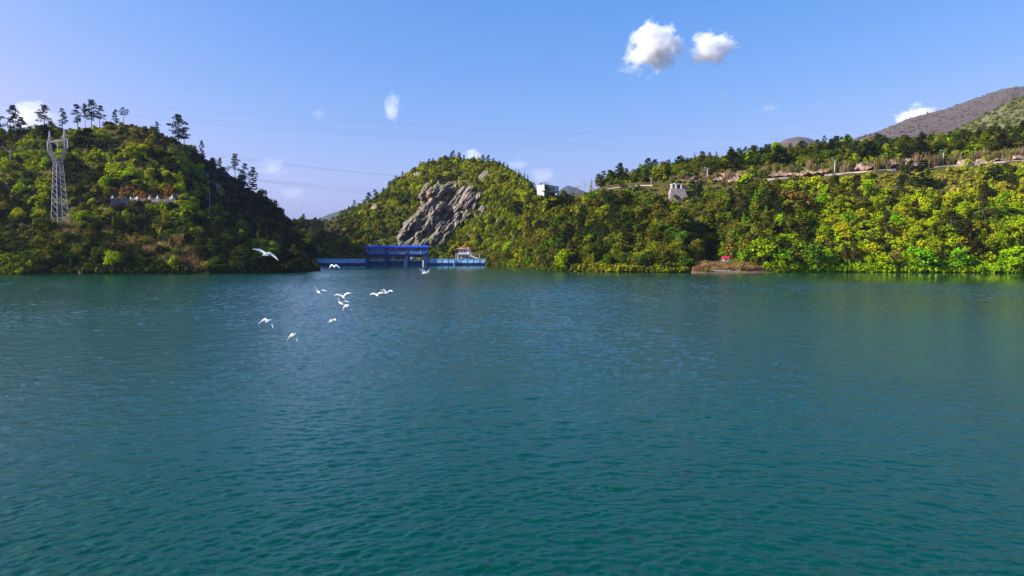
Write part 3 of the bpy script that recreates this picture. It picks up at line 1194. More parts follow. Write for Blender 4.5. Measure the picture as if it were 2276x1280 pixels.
def cover(name, key, pts, scl, tints, label=None):
    c, nvar = TEMPL[key]
    n = len(pts)
    m = bpy.data.meshes.new(name)
    m.vertices.add(n)
    m.vertices.foreach_set('co', np.asarray(pts, np.float32).reshape(-1))
    a = m.attributes.new('size', 'FLOAT_VECTOR', 'POINT')
    a.data.foreach_set('vector', np.asarray(scl, np.float32).reshape(-1))
    a = m.attributes.new('turn', 'FLOAT', 'POINT')
    a.data.foreach_set('value', RNG.uniform(0, 6.28, n).astype(np.float32))
    a = m.attributes.new('pickidx', 'INT', 'POINT')
    a.data.foreach_set('value', RNG.integers(0, nvar, n).astype(np.int32))
    a = m.attributes.new('tint', 'FLOAT_VECTOR', 'POINT')
    a.data.foreach_set('vector', np.asarray(tints, np.float32).reshape(-1))
    o = link(name, m)
    gname = 'scatter_' + key
    ng = bpy.data.node_groups.get(gname)
    if ng is None:
        ng = bpy.data.node_groups.new(gname, 'GeometryNodeTree')
        ng.interface.new_socket('Geometry', in_out='INPUT', socket_type='NodeSocketGeometry')
        ng.interface.new_socket('Geometry', in_out='OUTPUT', socket_type='NodeSocketGeometry')
        N, L = ng.nodes, ng.links
        gi, go = N.new('NodeGroupInput'), N.new('NodeGroupOutput')
        iop = N.new('GeometryNodeInstanceOnPoints')
        ci = N.new('GeometryNodeCollectionInfo')
        ci.inputs['Collection'].default_value = c
        ci.inputs['Separate Children'].default_value = True
        ci.inputs['Reset Children'].default_value = True

        def attr(nm, dt):
            x = N.new('GeometryNodeInputNamedAttribute')
            x.data_type = dt
            x.inputs['Name'].default_value = nm
            return x.outputs['Attribute']

        cx = N.new('ShaderNodeCombineXYZ')
        L.new(attr('turn', 'FLOAT'), cx.inputs[2])
        L.new(gi.outputs[0], iop.inputs['Points'])
        L.new(ci.outputs[0], iop.inputs['Instance'])
        iop.inputs['Pick Instance'].default_value = True
        L.new(attr('pickidx', 'INT'), iop.inputs['Instance Index'])
        L.new(cx.outputs[0], iop.inputs['Rotation'])
        L.new(attr('size', 'FLOAT_VECTOR'), iop.inputs['Scale'])
        L.new(iop.outputs[0], go.inputs[0])
    md = o.modifiers.new('scatter', 'NODES')
    md.node_group = ng
    tag(o, kind='stuff')
    if label:
        o['label'] = label
    return o


def grassy(u, v):
    return (1930 < u < 2190 and 372 < v < 432) or (2195 < u < 2290 and 455 < v < 505)


def keep_clear(u, v):
    """built things that the scrub leaves free"""
    if poly_sd(u, v, CL_POLY) > 2:
        return random.random() < .16
    for pl in ROCKS:
        if poly_sd(u, v, pl) > 1:
            return random.random() < .10
    for pl in CUTS:
        if poly_sd(u, v, pl) > 0:
            return random.random() < .12
    if 1186 < u < 1244 and 402 < v < 436:
        return False
    if 1484 < u < 1640 and 402 < v < 442:
        return random.random() < .12
    if 1012 < u < 1078 and 562 < v < 588:
        return False
    if 243 < u < 400 and 438 < v < 455:
        return random.random() < .1
    if 458 < u < 478 and 455 < v < 500:
        return random.random() < .3
    if 108 < u < 160 and 440 < v < 500:
        return False
    if u > 1230 and -9 < v - float(r_roadv(u)) < 7:
        return False
    return True


def cover_hill(hill, n, label, smul=1.0, tmin=0.0, tmax=None, shore=None, box=None, weights=None):
    q = hill.scatter(n, tmin, tmax)
    if box:
        ex = []
        for _ in range(n // 2):
            h = hill.hit(random.uniform(box[0], box[1]), random.uniform(box[2], box[3]))
            if h is not None and h.z > .3:
                ex.append(list(h))
        q = np.concatenate([q, np.array(ex)])
    if shore:
        ex = []
        for _ in range(shore[3]):
            u = random.uniform(shore[0], shore[1])
            if shore[2](u):
                continue
            v = 613.0
            for _k in range(36):
                v -= 1.0
                h = hill.hit(u, v)
                if h is not None and h.z > .15:
                    ex.append(list(h))
                    break
        q = np.concatenate([q, np.array(ex)])
    U, V = proj(q)
    pts, scl, tin = [], [], []
    for i in range(len(q)):
        u, v = float(U[i]), float(V[i])
        if not keep_clear(u, v):
            continue
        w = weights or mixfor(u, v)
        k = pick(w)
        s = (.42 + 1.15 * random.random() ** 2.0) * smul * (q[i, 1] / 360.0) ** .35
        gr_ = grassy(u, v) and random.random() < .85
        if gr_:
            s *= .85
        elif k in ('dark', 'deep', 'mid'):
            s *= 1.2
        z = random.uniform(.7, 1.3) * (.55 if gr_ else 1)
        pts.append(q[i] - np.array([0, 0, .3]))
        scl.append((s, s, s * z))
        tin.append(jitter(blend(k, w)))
    return cover('undergrowth', 'shrub', pts, scl, tin, label)


cover_hill(left_hill, 6400, 'mixed olive and dark scrub covering the hill with the pylon', shore=(-60, 700, lambda u: 430 < u < 468, 520), box=(-40, 700, 270, 606))
cover_hill(center_hill, 9000, 'green scrub covering the cliff hill and its wooded point', shore=(1084, 1560, lambda u: False, 420), box=(690, 1560, 345, 600))
cover_hill(right_hill, 9000, 'yellow green scrub covering the hill with the road', shore=(1690, 2400, lambda u: False, 600), box=(1250, 2290, 280, 600))
cover_hill(mtn1, 7000, 'thin purple brown scrub on the bare mountain', .75, weights={'purple': .8, 'brown': .2})
cover_hill(mtn2, 5200, 'green scrub on the mountain spur behind the wood', 1.3, weights={'olive': .3, 'mid': .3, 'dark': .2, 'tan': .2})
cover_hill(right_hill, 1500, 'short yellow green grass and low scrub below the road', .9, box=(1930, 2290, 372, 505))
cover_hill(gap_hill, 1200, 'dull green scrub on the low ridge beyond the dam', 1.1)


TT = cv([(1300, 405), (1325, 380), (1380, 364), (1400, 372), (1455, 345), (1480, 358), (1500, 350), (1560, 338), (1620, 330), (1700, 318), (1740, 308), (1800, 312), (1830, 301),
         (1900, 303), (1960, 298), (2000, 300), (2060, 295), (2120, 285), (2200, 278), (2276, 265), (2900, 220)])


def cap_px(hill, u, v, hp, upper):
    """tallest a tree may be here without breaking the skyline"""
    if hill is right_hill and upper:
        return max(8.0, min(hp, v - float(TT(u)) + random.uniform(-9, 2)))
    if grassy(u, v):
        return random.uniform(4, 8)
    if hill is right_hill and u > 1930 and v < 455 and not 2180 < u < 2270:
        return min(hp, random.uniform(7, 15))
    if hill is center_hill:
        return max(6.0, min(hp, v - float(c_crest(u)) + random.uniform(2, 8)))
    if hill is left_hill:
        if 235 < u < 405 and 440 < v < 500:
            return max(5.0, min(hp, v - 452))
        if 105 < u < 165 and 495 < v < 560:
            return max(6.0, min(hp, v - 494))
        return max(7.0, min(hp, v - float(l_crest(u)) + random.uniform(4, 12)))
    return hp


def woods(hill, n, u0, u1, v0, v1, label, hr, weights=None):
    pts, scl, tin = [], [], []
    for _ in range(n):
        u = random.uniform(u0, u1)
        if v0 is None:
            v = random.uniform(float(r_crest(u)) - 8, float(r_bank(u)) - 1)
        else:
            v = random.uniform(v0, v1)
        if not keep_clear(u, v) or (hill is center_hill and poly_sd(u, v - 14, CL_POLY) > -3):
            continue
        if hill is right_hill and v0 is not None and v < float(r_roadv(u)) + 16:
            continue
        p = hill.hit(u, v) or (hill.base(u, v) if v0 is None else None)
        if p is None or p.z < .1:
            continue
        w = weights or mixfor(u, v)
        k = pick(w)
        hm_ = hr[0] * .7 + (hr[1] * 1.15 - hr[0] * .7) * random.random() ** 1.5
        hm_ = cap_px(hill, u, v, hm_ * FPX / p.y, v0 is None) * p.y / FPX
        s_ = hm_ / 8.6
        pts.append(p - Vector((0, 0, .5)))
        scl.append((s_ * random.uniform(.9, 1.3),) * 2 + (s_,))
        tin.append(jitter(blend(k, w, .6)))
    cover('woodland', 'wood', pts, scl, tin, label)


woods(center_hill, 420, 1090, 1560, 432, 602, 'dense dark wood filling the gaps on the wooded point', (5, 9.5), {'dark': .34, 'olive': .34, 'brown': .18, 'mid': .14})
woods(right_hill, 420, 1310, 2330, None, None, 'dense mixed wood behind the road', (6, 10), {'dark': .46, 'olive': .22, 'mid': .14, 'brown': .1, 'yellow': .08})
woods(right_hill, 200, 1560, 1790, 410, 600, 'wood filling the slope around the bright cone trees', (6, 10), {'dark': .36, 'olive': .3, 'brown': .2, 'bright': .14})
woods(right_hill, 170, 1790, 2330, 395, 600, 'loose wood in the sunny scrub', (4, 8))
woods(left_hill, 160, -40, 440, 300, 500, 'loose wood in the scrub around the pylon', (4, 7.5))
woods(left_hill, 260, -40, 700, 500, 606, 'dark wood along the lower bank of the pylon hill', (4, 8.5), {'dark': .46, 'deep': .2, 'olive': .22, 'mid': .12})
woods(left_hill, 240, 440, 700, 370, 600, 'black green wood on the shaded flank of the pylon hill', (5, 8), {'deep': .5, 'dark': .5})  # leaf colours darkened to stand in for shade on the flank
woods(center_hill, 260, 680, 1120, 360, 580, 'loose low wood on the flanks of the cliff hill', (3, 6))
woods(gap_hill, 160, 600, 850, 440, 590, 'wood on the low ridge beyond the dam', (6, 10), {'dark': .5, 'mid': .25, 'olive': .25})

# reeds in bands on the left hill and on the spit
pts, scl, tin = [], [], []
for k in range(620):
    if k < 300:
        u = random.choice([random.gauss(320, 38), random.gauss(420, 22), random.gauss(285, 30)])
        v = random.uniform(536, 572)
    elif k < 380:
        u, v = random.uniform(360, 460), random.uniform(572, 603)
    elif k < 420:
        u, v = random.uniform(120, 250), random.uniform(505, 535)
    else:
        u, v = random.uniform(1545, 1700), random.uniform(584, 602)
        if u < 1585:
            v = random.uniform(578, 604)
    h = (spit if u > 1000 else left_hill).base(u, v)
    if h is None or h.z < .2:
        continue
    s = random.uniform(.6, 1.2) * (.8 if u > 1000 else 1.15)
    pts.append(h)
    scl.append((s, s, s * random.uniform(.8, 1.3)))
    tin.append(jitter(random.choice([(.30, .18, .07), (.36, .24, .10), (.22, .11, .06), (.20, .17, .03)])))
for k in range(330):
    u = random.uniform(1490, 2290)
    v = float(r_roadv(u)) - random.uniform(4, 16)
    h = right_hill.hit(u, v)
    if max(float(poly_sd(u, v, c_)) for c_ in CUTS) > -2 and random.random() < .6:
        continue
    if h is None:
        continue
    s = random.uniform(.8, 1.7)
    pts.append(h)
    scl.append((s * .7, s * .7, s * random.uniform(.9, 1.6)))
    tin.append(jitter(random.choice([(.26, .17, .10), (.20, .14, .08), (.22, .19, .05), (.12, .12, .03)])))
cover('reeds', 'reed', pts, scl, tin, 'tawny dry reeds in tufts on the banks')

# ------------------------------------------------------------------ individual trees and bushes
VAR = {}


def variants(kind, crowns, trunks, bark=BARK):
    VAR[kind] = [(quads_mesh('crown', c, LEAF_O), t.mesh('trunk', bark)) for c, t in zip(crowns, trunks)]


variants('pine', [clump_crown(s, bare=b, spread=sp, n=n_, side=sd_) for s, b, sp, n_, sd_ in ((1, .30, .25, 15, 0), (2, .42, .20, 10, .5), (3, .18, .24, 17, 0), (4, .36, .26, 12, 1), (5, .22, .19, 14, -.4))],
         [pine_trunk(s, bare=b, spread=sp) for s, b, sp in ((1, .30, .25), (2, .40, .22), (3, .22, .27), (4, .36, .24), (5, .28, .20))])
variants('umbrella', [pine_crown(31, bare=.62, spread=.27, levels=4, flat=True)], [pine_trunk(31, bare=.6)])
variants('thick', [clump_crown(41, bare=.10, spread=.34, n=30), clump_crown(42, bare=.08, spread=.30, n=26), pine_crown(43, bare=.12, spread=.32, levels=11, pads=40)], [pine_trunk(s, bare=.2) for s in (41, 42, 43)])
variants('broad', [broad_crown(s, rx=r) for s, r in ((11, 3.2), (12, 2.6), (13, 3.6), (14, 3.0), (15, 3.3))], [broad_trunk(s) for s in range(11, 16)])
variants('cone', [cone_crown(s, rx=r) for s, r in ((21, 2.7), (22, 2.2), (23, 3.0))], [broad_trunk(s, r=.14, rx=1.0) for s in (21, 22, 23)])
variants('slim', [cone_crown(s, rx=1.0, levels=12, dens=.5) for s in (24, 25)], [broad_trunk(s, r=.10, rx=.4) for s in (24, 25)])
variants('bush', [shrub_quads(s, 2.2, 3.0, 9, 44, .5) for s in range(51, 56)], [broad_trunk(s, h=2.2, r=.07, rx=.9) for s in range(51, 56)])
NOM = {'pine': 10.0, 'umbrella': 10.0, 'thick': 10.0, 'broad': 8.4, 'cone': 9.2, 'slim': 9.2, 'bush': 2.9}
NAME = {'pine': 'pine_tree', 'umbrella': 'pine_tree', 'thick': 'pine_tree', 'broad': 'broadleaf_tree', 'cone': 'cedar_tree', 'slim': 'cypress_tree', 'bush': 'bush'}
CAT = {'pine': 'pine tree', 'umbrella': 'pine tree', 'thick': 'pine tree', 'broad': 'tree', 'cone': 'conifer', 'slim': 'cypress', 'bush': 'bush'}
CWORD = {'lime': 'lime green', 'bright': 'bright green', 'yellow': 'yellow green', 'olive': 'olive green', 'mid': 'mid green', 'dark': 'dark green',
         'deep': 'blackish green', 'brown': 'brownish', 'rust': 'rusty red', 'tan': 'straw coloured', 'purple': 'purplish', 'bluepine': 'dark bluish green', 'grey': 'greyish', 'pinebrown': 'brownish dark'}
COUNT = {}


def tree(kind, loc, h, tint, label, group=None, var=None, wide=1.0):
    vs = VAR[kind]
    cm, tm = vs[(var if var is not None else random.randrange(len(vs))) % len(vs)]
    s = h / NOM[kind]
    e = empty(NAME[kind], loc, random.uniform(0, 6.28))
    e.scale = (s * wide, s * wide, s)
    tag(e, label, CAT[kind], group)
    c = link('crown', cm, e)
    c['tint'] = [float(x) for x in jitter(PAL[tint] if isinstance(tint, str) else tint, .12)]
    link('trunk', tm, e)
    COUNT[NAME[kind]] = COUNT.get(NAME[kind], 0) + 1
    return e


def at(hill, u, v, kind, hpx, tint, label, group=None, var=None, wide=1.0):
    p = hill.base(u, v)
    if p is None:
        return
    return tree(kind, p, hpx / FPX * p.y, tint, label, group, var, wide)


L_, C_, R_ = left_hill, center_hill, right_hill
BP = 'bluepine'
# pines on the skyline of the left hill, each its own silhouette
for u, v, hp, k, va, wd, lb in [
    (-8, 300, 70, 'thick', 0, .9, 'tall dark pine cut by the picture edge on the pylon hill crest'),
    (30, 300, 68, 'thick', 1, .8, 'tall dark pine with a knobbly top over a dark mass behind the pylon hill'),
    (48, 304, 42, 'thick', 2, 1.1, 'broad black green pine leaning on the knobbly topped one'),
    (99, 282, 54, 'pine', 0, 1.15, 'pine with wide layered boughs standing alone behind the pylon'),
    (113, 278, 18, 'bush', 1, .5, 'stunted bush at the foot of the wide layered pine'),
    (139, 282, 48, 'pine', 2, .8, 'narrow bushy pine between the layered pine and the clump on the crest'),
    (173, 274, 58, 'pine', 4, .9, 'first pine of the crest clump, narrow with foliage low down'),
    (190, 273, 55, 'pine', 1, .6, 'thin pine with a bare stem inside the crest clump'),
    (204, 274, 65, 'pine', 0, .95, 'tallest pine of the crest clump'),
    (222, 273, 52, 'pine', 3, .95, 'last pine of the crest clump with boughs spreading to one side'),
    (258, 272, 37, 'pine', 2, .9, 'small upright pine between the clump and the umbrella pine'),
    (275, 272, 41, 'umbrella', 0, 1.0, 'flat topped umbrella pine with a bare leaning stem'),
    (350, 292, 26, 'pine', 3, 1.1, 'low wind bent pine next to the biggest pine on the crest'),
    (397, 312, 64, 'thick', 0, .95, 'biggest crooked pine on the falling crest'),
    (410, 316, 44, 'pine', 3, 1.3, 'pine half hidden behind the biggest crooked one'),
    (449, 345, 40, 'thick', 2, .6, 'rounded pine standing alone below the biggest one on the falling crest'),
    (476, 368, 22, 'bush', 0, .7, 'bush on the skyline under the rounded lone pine'),
    (490, 378, 34, 'thick', 1, .6, 'short thick pine on the steep falling crest'),
    (507, 386, 24, 'umbrella', 0, .8, 'tiny umbrella pine on the steep falling crest'),
    (523, 400, 64, 'pine', 1, .8, 'tall thin pine with layered pads low on the falling crest'),
    (543, 410, 58, 'pine', 3, .85, 'pine leaning beside the tall thin one low on the falling crest'),
    (535, 396, 30, 'bush', 2, .6, 'dark bush between the two thin pines on the falling crest'),
    (563, 420, 55, 'thick', 2, .7, 'last big pine of the falling crest, widest at its foot'),
    (580, 420, 18, 'bush', 3, 1.0, 'flat dark bush jutting out past the last big pine'),
    (608, 448, 18, 'bush', 4, .8, 'dark bush on the skyline below the last big pine'),
    (622, 463, 14, 'bush', 1, .8, 'small dark bush on the foot of the falling crest'),
]:
    at(L_, u, v, k, hp, BP, lb, 'pines and bushes on the skyline of the pylon hill', va, wd)
# notable trees
for hill, u, v, k, hp, t, lb, wd in [
    (L_, 441, 412, 'broad', 54, 'bright', 'bright green tree lit against the shaded rock on the pylon hill', .9),
    (L_, 252, 607, 'broad', 56, 'lime', 'lime green rounded tree at the waterline below the reeds', 1.25),
    (L_, 388, 607, 'broad', 42, 'lime', 'smaller lime green tree at the waterline near the bare bank', .9),
    (L_, 378, 560, 'broad', 22, 'yellow', 'thin yellow sapling on the reed terrace', .6),
    (L_, 195, 335, 'broad', 58, 'deep', 'big dark rounded tree under the crest clump of pines', 1.2),
    (L_, 178, 458, 'slim', 52, 'dark', 'dark cypress next to the pylon body', 1.1),
    (L_, 203, 462, 'slim', 38, 'dark', 'slender cypress between the pylon and the white tomb', .9),
    (L_, 78, 448, 'slim', 34, 'dark', 'slender cypress with the lit branch behind it', .9),
    (L_, 67, 448, 'slim', 30, 'dark', 'shorter cypress of the two beyond the pylon', .9),
    (L_, 575, 560, 'slim', 56, 'mid', 'pointed pale tipped conifer on the dark point', 1.4),
    (L_, 594, 556, 'slim', 52, 'dark', 'second pointed conifer on the dark point, browner at its tip', 1.4),
    (L_, 535, 535, 'broad', 26, 'lime', 'small lime tree among dark trees behind the flying egret', .8),
    (L_, 562, 558, 'broad', 34, 'bright', 'bright leaning shrub right above the wing of the gliding egret', .7),
    (L_, 660, 560, 'broad', 50, 'dark', 'dark rounded tree at the tip of the shaded point', 1.2),
    (L_, 678, 590, 'broad', 60, 'deep', 'blackish tree overhanging the water at the end of the point', 1.0),
    (L_, 640, 600, 'broad', 52, 'deep', 'blackish tree at the waterline near the end of the point', 1.2),
    (L_, 590, 605, 'broad', 48, 'deep', 'dark tree at the waterline under the gliding egret', 1.3),
    (L_, 545, 605, 'broad', 46, 'dark', 'dark green waterline tree with pale twigs below the conifers', 1.2),
    (C_, 1252, 604, 'broad', 50, 'lime', 'glowing lime green bushy tree at the foot of the wooded point', 1.0),
    (R_, 1678, 482, 'cone', 58, 'bright', 'brightest green cone shaped tree on the slope', 1.15),
    (R_, 1652, 525, 'cone', 52, 'bright', 'bright green tree with tiered boughs below the brightest cone tree', 1.0),
    (R_, 1738, 512, 'cone', 42, 'bright', 'green cone shaped tree a little beyond the brightest one', 1.0),
    (R_, 1812, 512, 'cone', 32, 'bright', 'small green cone tree among yellow scrub', .9),
    (R_, 1700, 490, 'cone', 46, 'deep', 'dark cone tree in the shade of the brightest one', 1.0),
    (R_, 1623, 585, 'cone', 85, 'brown', 'tall olive brown conifer above the red canopy', .9),
    (R_, 1765, 480, 'broad', 68, 'brown', 'wide olive brown tree in the middle of the slope', 1.3),
    (R_, 1812, 598, 'broad', 62, 'mid', 'rounded deep green tree near the waterline past the spit', 1.3),
    (R_, 1740, 600, 'broad', 56, 'bright', 'bright green waterline tree past the grassy spit', 1.2),
    (R_, 1695, 596, 'broad', 74, 'lime', 'tall lime tree right behind the grassy spit', 1.2),
    (R_, 1665, 590, 'broad', 60, 'bright', 'lime tree drooping over the spit beside the red canopy', 1.0),
    (R_, 2045, 606, 'broad', 66, 'bright', 'glowing green tree with clumped leaves at the waterline', 1.25),
    (R_, 2132, 606, 'broad', 60, 'bright', 'second glowing green waterline tree past the dark gap', 1.1),
    (R_, 2256, 606, 'broad', 70, 'lime', 'big lime tree at the waterline by the picture edge', 1.2),
    (R_, 1965, 605, 'broad', 54, 'lime', 'lime waterline tree next to the orange bare willow', .8),
    (R_, 2183, 494, 'thick', 86, 'pinebrown', 'tall dark cone shaped pine casting a shadow on bright grass', 1.0),
    (R_, 2155, 560, 'thick', 64, 'pinebrown', 'dark spreading pine under the tall cone shaped one', 1.1),
    (R_, 2112, 540, 'thick', 74, 'pinebrown', 'broad dark pine left of the shaded gully', 1.2),
    (R_, 2170, 580, 'thick', 48, 'pinebrown', 'dark brownish pine leaning low above the waterline trees', 1.2),
    (R_, 1972, 530, 'thick', 56, 'pinebrown', 'dark brown pine among yellow shrubs', 1.1),
    (R_, 1902, 448, 'thick', 62, 'pinebrown', 'dark pine with shaded side in the yellow scrub', 1.0),
    (R_, 2000, 438, 'thick', 50, 'dark', 'dark pine in the scrub below the road pair', 1.0),
    (R_, 2050, 420, 'thick', 62, 'dark', 'broad dark pine just under the road, bigger of a pair', 1.2),
    (R_, 2022, 412, 'thick', 56, 'dark', 'dark pine just under the road, nearer the middle lamp', 1.0),
    (R_, 2205, 410, 'broad', 44, 'dark', 'rounded dark tree below the last bend of the road', 1.3),
    (R_, 2250, 430, 'thick', 46, 'pinebrown', 'dark pine at the picture edge below the road', 1.2),
    (R_, 1548, 442, 'thick', 60, 'dark', 'dark pine between the stone tower and the stone wall', .9),
    (C_, 1130, 568, 'broad', 34, 'lime', 'lime shrub tree at the end of the dam', 1.0),
    (C_, 978, 566, 'broad', 30, 'mid', 'green tree beside the gatehouse end', 1.0),
    (R_, 1378, 420, 'thick', 60, 'dark', 'tallest pointed pine on the skyline beside the first pole', .8),
]:
    at(hill, u, v, k, hp, t, lb, None, None, wd)

# skyline pines of the cliff hill
ORD = 'first second third fourth fifth sixth seventh eighth ninth tenth eleventh twelfth thirteenth fourteenth lowest'.split()
for i, (u, v, hp, k, wd) in enumerate([(820, 462, 36, 'pine', 1.1), (834, 456, 36, 'pine', 1.0), (852, 440, 22, 'thick', .7), (880, 404, 16, 'thick', .8), (895, 396, 16, 'thick', .9),
                                      (922, 382, 12, 'thick', .8), (935, 374, 15, 'thick', .8), (955, 366, 14, 'thick', 1), (962, 362, 12, 'thick', 1), (992, 356, 12, 'bush', 1), (1008, 354, 20, 'thick', 1.2),
                                      (1020, 355, 18, 'thick', 1.2), (1031, 356, 16, 'thick', .9), (1054, 359, 18, 'slim', 1.2), (1062, 360, 16, 'slim', 1.2), (1074, 363, 20, 'thick', 1.1), (1086, 366, 22, 'thick', 1.1),
                                      (1098, 367, 16, 'thick', 1), (1110, 373, 16, 'thick', 1), (1120, 378, 18, 'thick', .9), (1128, 383, 18, 'thick', .8), (1146, 394, 20, 'slim', 1.5), (1153, 399, 22, 'slim', 1.5),
                                      (1166, 408, 26, 'slim', 1.6), (1173, 412, 26, 'slim', 1.4), (1186, 420, 16, 'thick', .8), (868, 414, 14, 'bush', 1)]):
    lb = ['first of two lone pines on the skyline of the cliff hill', 'second of two lone pines on the skyline of the cliff hill'][i] if i < 2 else \
        ('%s plant on the skyline from the two lone pines up to the summit' % (ORD[i - 2] if i < 12 else 'lowest') if u < 1000 else
         ('%s dark conifer on the very summit of the cliff hill' % ORD[max(0, i - 10)] if u < 1040 else '%s dark conifer down the skyline from the summit to the white house' % ORD[(i - 13) % 15]))
    at(C_, u, v, k, hp, BP, lb, 'small conifers on the skyline of the cliff hill', None, wd)

bt = [(C_, 1213, 426, 44, BARK, 1, 'leafless slender tree rising behind the white house'), (R_, 1297, 424, 34, BARK_PALE, 2, 'pale fuzzy leafless tree on the saddle beside the blue peak'),
      (R_, 1284, 426, 28, BARK_PALE, 5, 'smaller pale leafless tree on the saddle near the blue peak')]
for hl, u, v, hp, mt, sd, lb in bt:
    p = hl.base(u, v)
    o = bare_tree(sd, hp / FPX * p.y * .8, .09, 4).obj('bare_tree', mt)
    o.location = p
    tag(o, lb, 'tree')
p = R_.base(1993, 606)
e = empty('willow_tree', p)
tag(e, 'orange brown leafless willow at the waterline between lime trees', 'tree')
tr = bare_tree(9, 9.5, .12, 5, .9).obj('branches', simple('willow_twigs', (.26, .13, .04), .9), e)
wq = link('crown', quads_mesh('crown', lobes_crown(np.random.default_rng(77), 9.5, 3.4, 2.0, 16, 26, .35), LEAF_O), e)
wq['tint'] = [.22, .12, .02]

# ---- scattered woods: one label and one group per patch that nothing tells apart
MARKS = [(134, 420, 'near the pylon'), (300, 450, 'around the tombs'), (24, 380, 'near the concrete pole'), (467, 450, 'near the thin pole'), (320, 550, 'beside the reed terrace'),
         (60, 590, 'below the pylon hill edge'), (250, 600, 'near the lime waterline tree'), (590, 560, 'near the gliding egret'), (640, 520, 'towards the dark tip'), (540, 430, 'under the falling crest'),
         (400, 350, 'under the biggest crest pine'), (200, 310, 'under the pine clump'),
         (740, 500, 'on its purplish part'), (790, 460, 'under the blue far ridge'), (760, 560, 'just behind the dam'), (880, 560, 'above the gatehouse'), (850, 450, 'under the two lone pines'),
         (1010, 370, 'near the summit'), (1040, 550, 'around the white hut'), (1085, 440, 'beside the cliff'), (1140, 430, 'under the skyline conifers'), (1130, 570, 'near the dam end'),
         (1215, 450, 'below the white house'), (1228, 525, 'around the brown rock face'), (1300, 440, 'under the saddle'), (1252, 600, 'near the glowing bushy tree'), (1400, 450, 'below the parapet'),
         (1370, 530, 'in the middle of the slope'), (1420, 600, 'along the darkest shore'), (1500, 460, 'below the stone tower'), (1540, 560, 'by the dark inlet'), (1480, 560, 'before the dark inlet'),
         (1340, 400, 'by the wood edge pole'), (1450, 385, 'behind the faint pole'), (1572, 370, 'behind the first lamp'), (1700, 350, 'between the first two lamps'), (1775, 325, 'under the small brown peak'),
         (1855, 350, 'behind the middle lamp'), (1950, 330, 'before the orange cutting'), (2030, 325, 'above the orange cutting'), (2096, 320, 'behind the last lamp'), (2170, 310, 'above the pink cutting'),
         (2250, 300, 'above the yellow cutting'), (1678, 450, 'by the brightest cone tree'), (1740, 430, 'above the tree shadows'), (1620, 500, 'over the inlet'), (1700, 570, 'above the spit'), (1740, 540, 'above the green waterline'),
         (1860, 400, 'under the middle lamp'), (1900, 460, 'around the shaded pine'), (1830, 500, 'by the small cone tree'), (1900, 590, 'by the glowing thicket'), (1993, 590, 'by the orange willow'),
         (2040, 430, 'under the dark pine pair'), (2000, 500, 'in the middle of the scrub'), (2110, 500, 'over the shaded gully'), (2183, 450, 'around the tall cone pine'), (2100, 400, 'under the last lamp'),
         (2250, 400, 'by the dark edge pine'), (2250, 520, 'on the bright grass'), (2130, 590, 'by the second glowing tree'), (2045, 590, 'by the first glowing tree'), (2250, 595, 'by the big lime tree')]


def near(u, v):
    return min(MARKS, key=lambda m_: (m_[0] - u) ** 2 + ((m_[1] - v) * 1.6) ** 2)[2]


ZONES = [
    # hill, place, u0,u1,v0,v1, n, [(kind, tint, weight)], hpx range
    (R_, 'above the road', 1300, 2290, None, None, 105, [('thick', 'dark', 5), ('pine', 'dark', 3), ('thick', BP, 2), ('broad', 'lime', 1.6), ('broad', 'mid', 1.5), ('thick', 'pinebrown', 1)], (26, 46)),
    (C_, 'on the wooded point', 1150, 1560, 435, 600, 80, [('thick', 'dark', 4), ('broad', 'olive', 4), ('thick', 'pinebrown', 3), ('cone', 'mid', 1.5), ('broad', 'dark', 2), ('broad', 'mid', 1.4), ('broad', 'yellow', .8)], (28, 52)),
    (C_, 'at the point waterline', 1085, 1540, 590, 603, 26, [('broad', 'olive', 3), ('broad', 'mid', 2), ('bush', 'yellow', 3), ('broad', 'dark', 3), ('bush', 'lime', 1)], (18, 38)),
    (R_, 'below the stone wall', 1560, 1780, 415, 590, 36, [('thick', 'dark', 3), ('broad', 'olive', 3), ('thick', 'pinebrown', 4), ('broad', 'lime', 1.2), ('cone', 'mid', 1)], (30, 52)),
    (R_, 'in the sunny scrub', 1780, 2290, 385, 590, 95, [('broad', 'lime', 2.5), ('broad', 'yellow', 2), ('thick', 'pinebrown', 2.6), ('broad', 'bright', 1.5), ('bush', 'yellow', 4), ('broad', 'olive', 2), ('thick', 'dark', 1.2)], (22, 44)),
    (R_, 'at the sunny waterline', 1700, 2290, 592, 603, 36, [('broad', 'lime', 2.5), ('broad', 'bright', 2), ('bush', 'lime', 4), ('broad', 'olive', 1)], (18, 40)),
    (L_, 'on the pylon hill', 0, 430, 300, 500, 64, [('broad', 'yellow', 3), ('broad', 'lime', 2.2), ('broad', 'dark', 4), ('bush', 'yellow', 3), ('broad', 'olive', 3), ('thick', 'deep', 1.5)], (20, 40)),
    (L_, 'on the dark bank', -10, 690, 500, 604, 50, [('broad', 'dark', 4), ('broad', 'deep', 3), ('bush', 'olive', 3), ('broad', 'olive', 2), ('broad', 'mid', 2)], (20, 40)),
    (L_, 'on the shaded flank', 450, 690, 380, 560, 30, [('broad', 'deep', 4), ('thick', 'deep', 3), ('broad', 'dark', 3)], (18, 34)),  # near-black tints carry the shade of this flank
    (C_, 'on the cliff hill', 700, 1180, 370, 580, 90, [('broad', 'olive', 2.5), ('bush', 'yellow', 4), ('broad', 'mid', 2), ('thick', 'dark', 2.2), ('bush', 'olive', 3), ('broad', 'yellow', 1.5)], (10, 24)),
    (gap_hill, 'beyond the dam', 640, 800, 440, 575, 40, [('thick', 'dark', 4), ('broad', 'mid', 3), ('thick', BP, 3), ('broad', 'olive', 2)], (12, 24)),
]
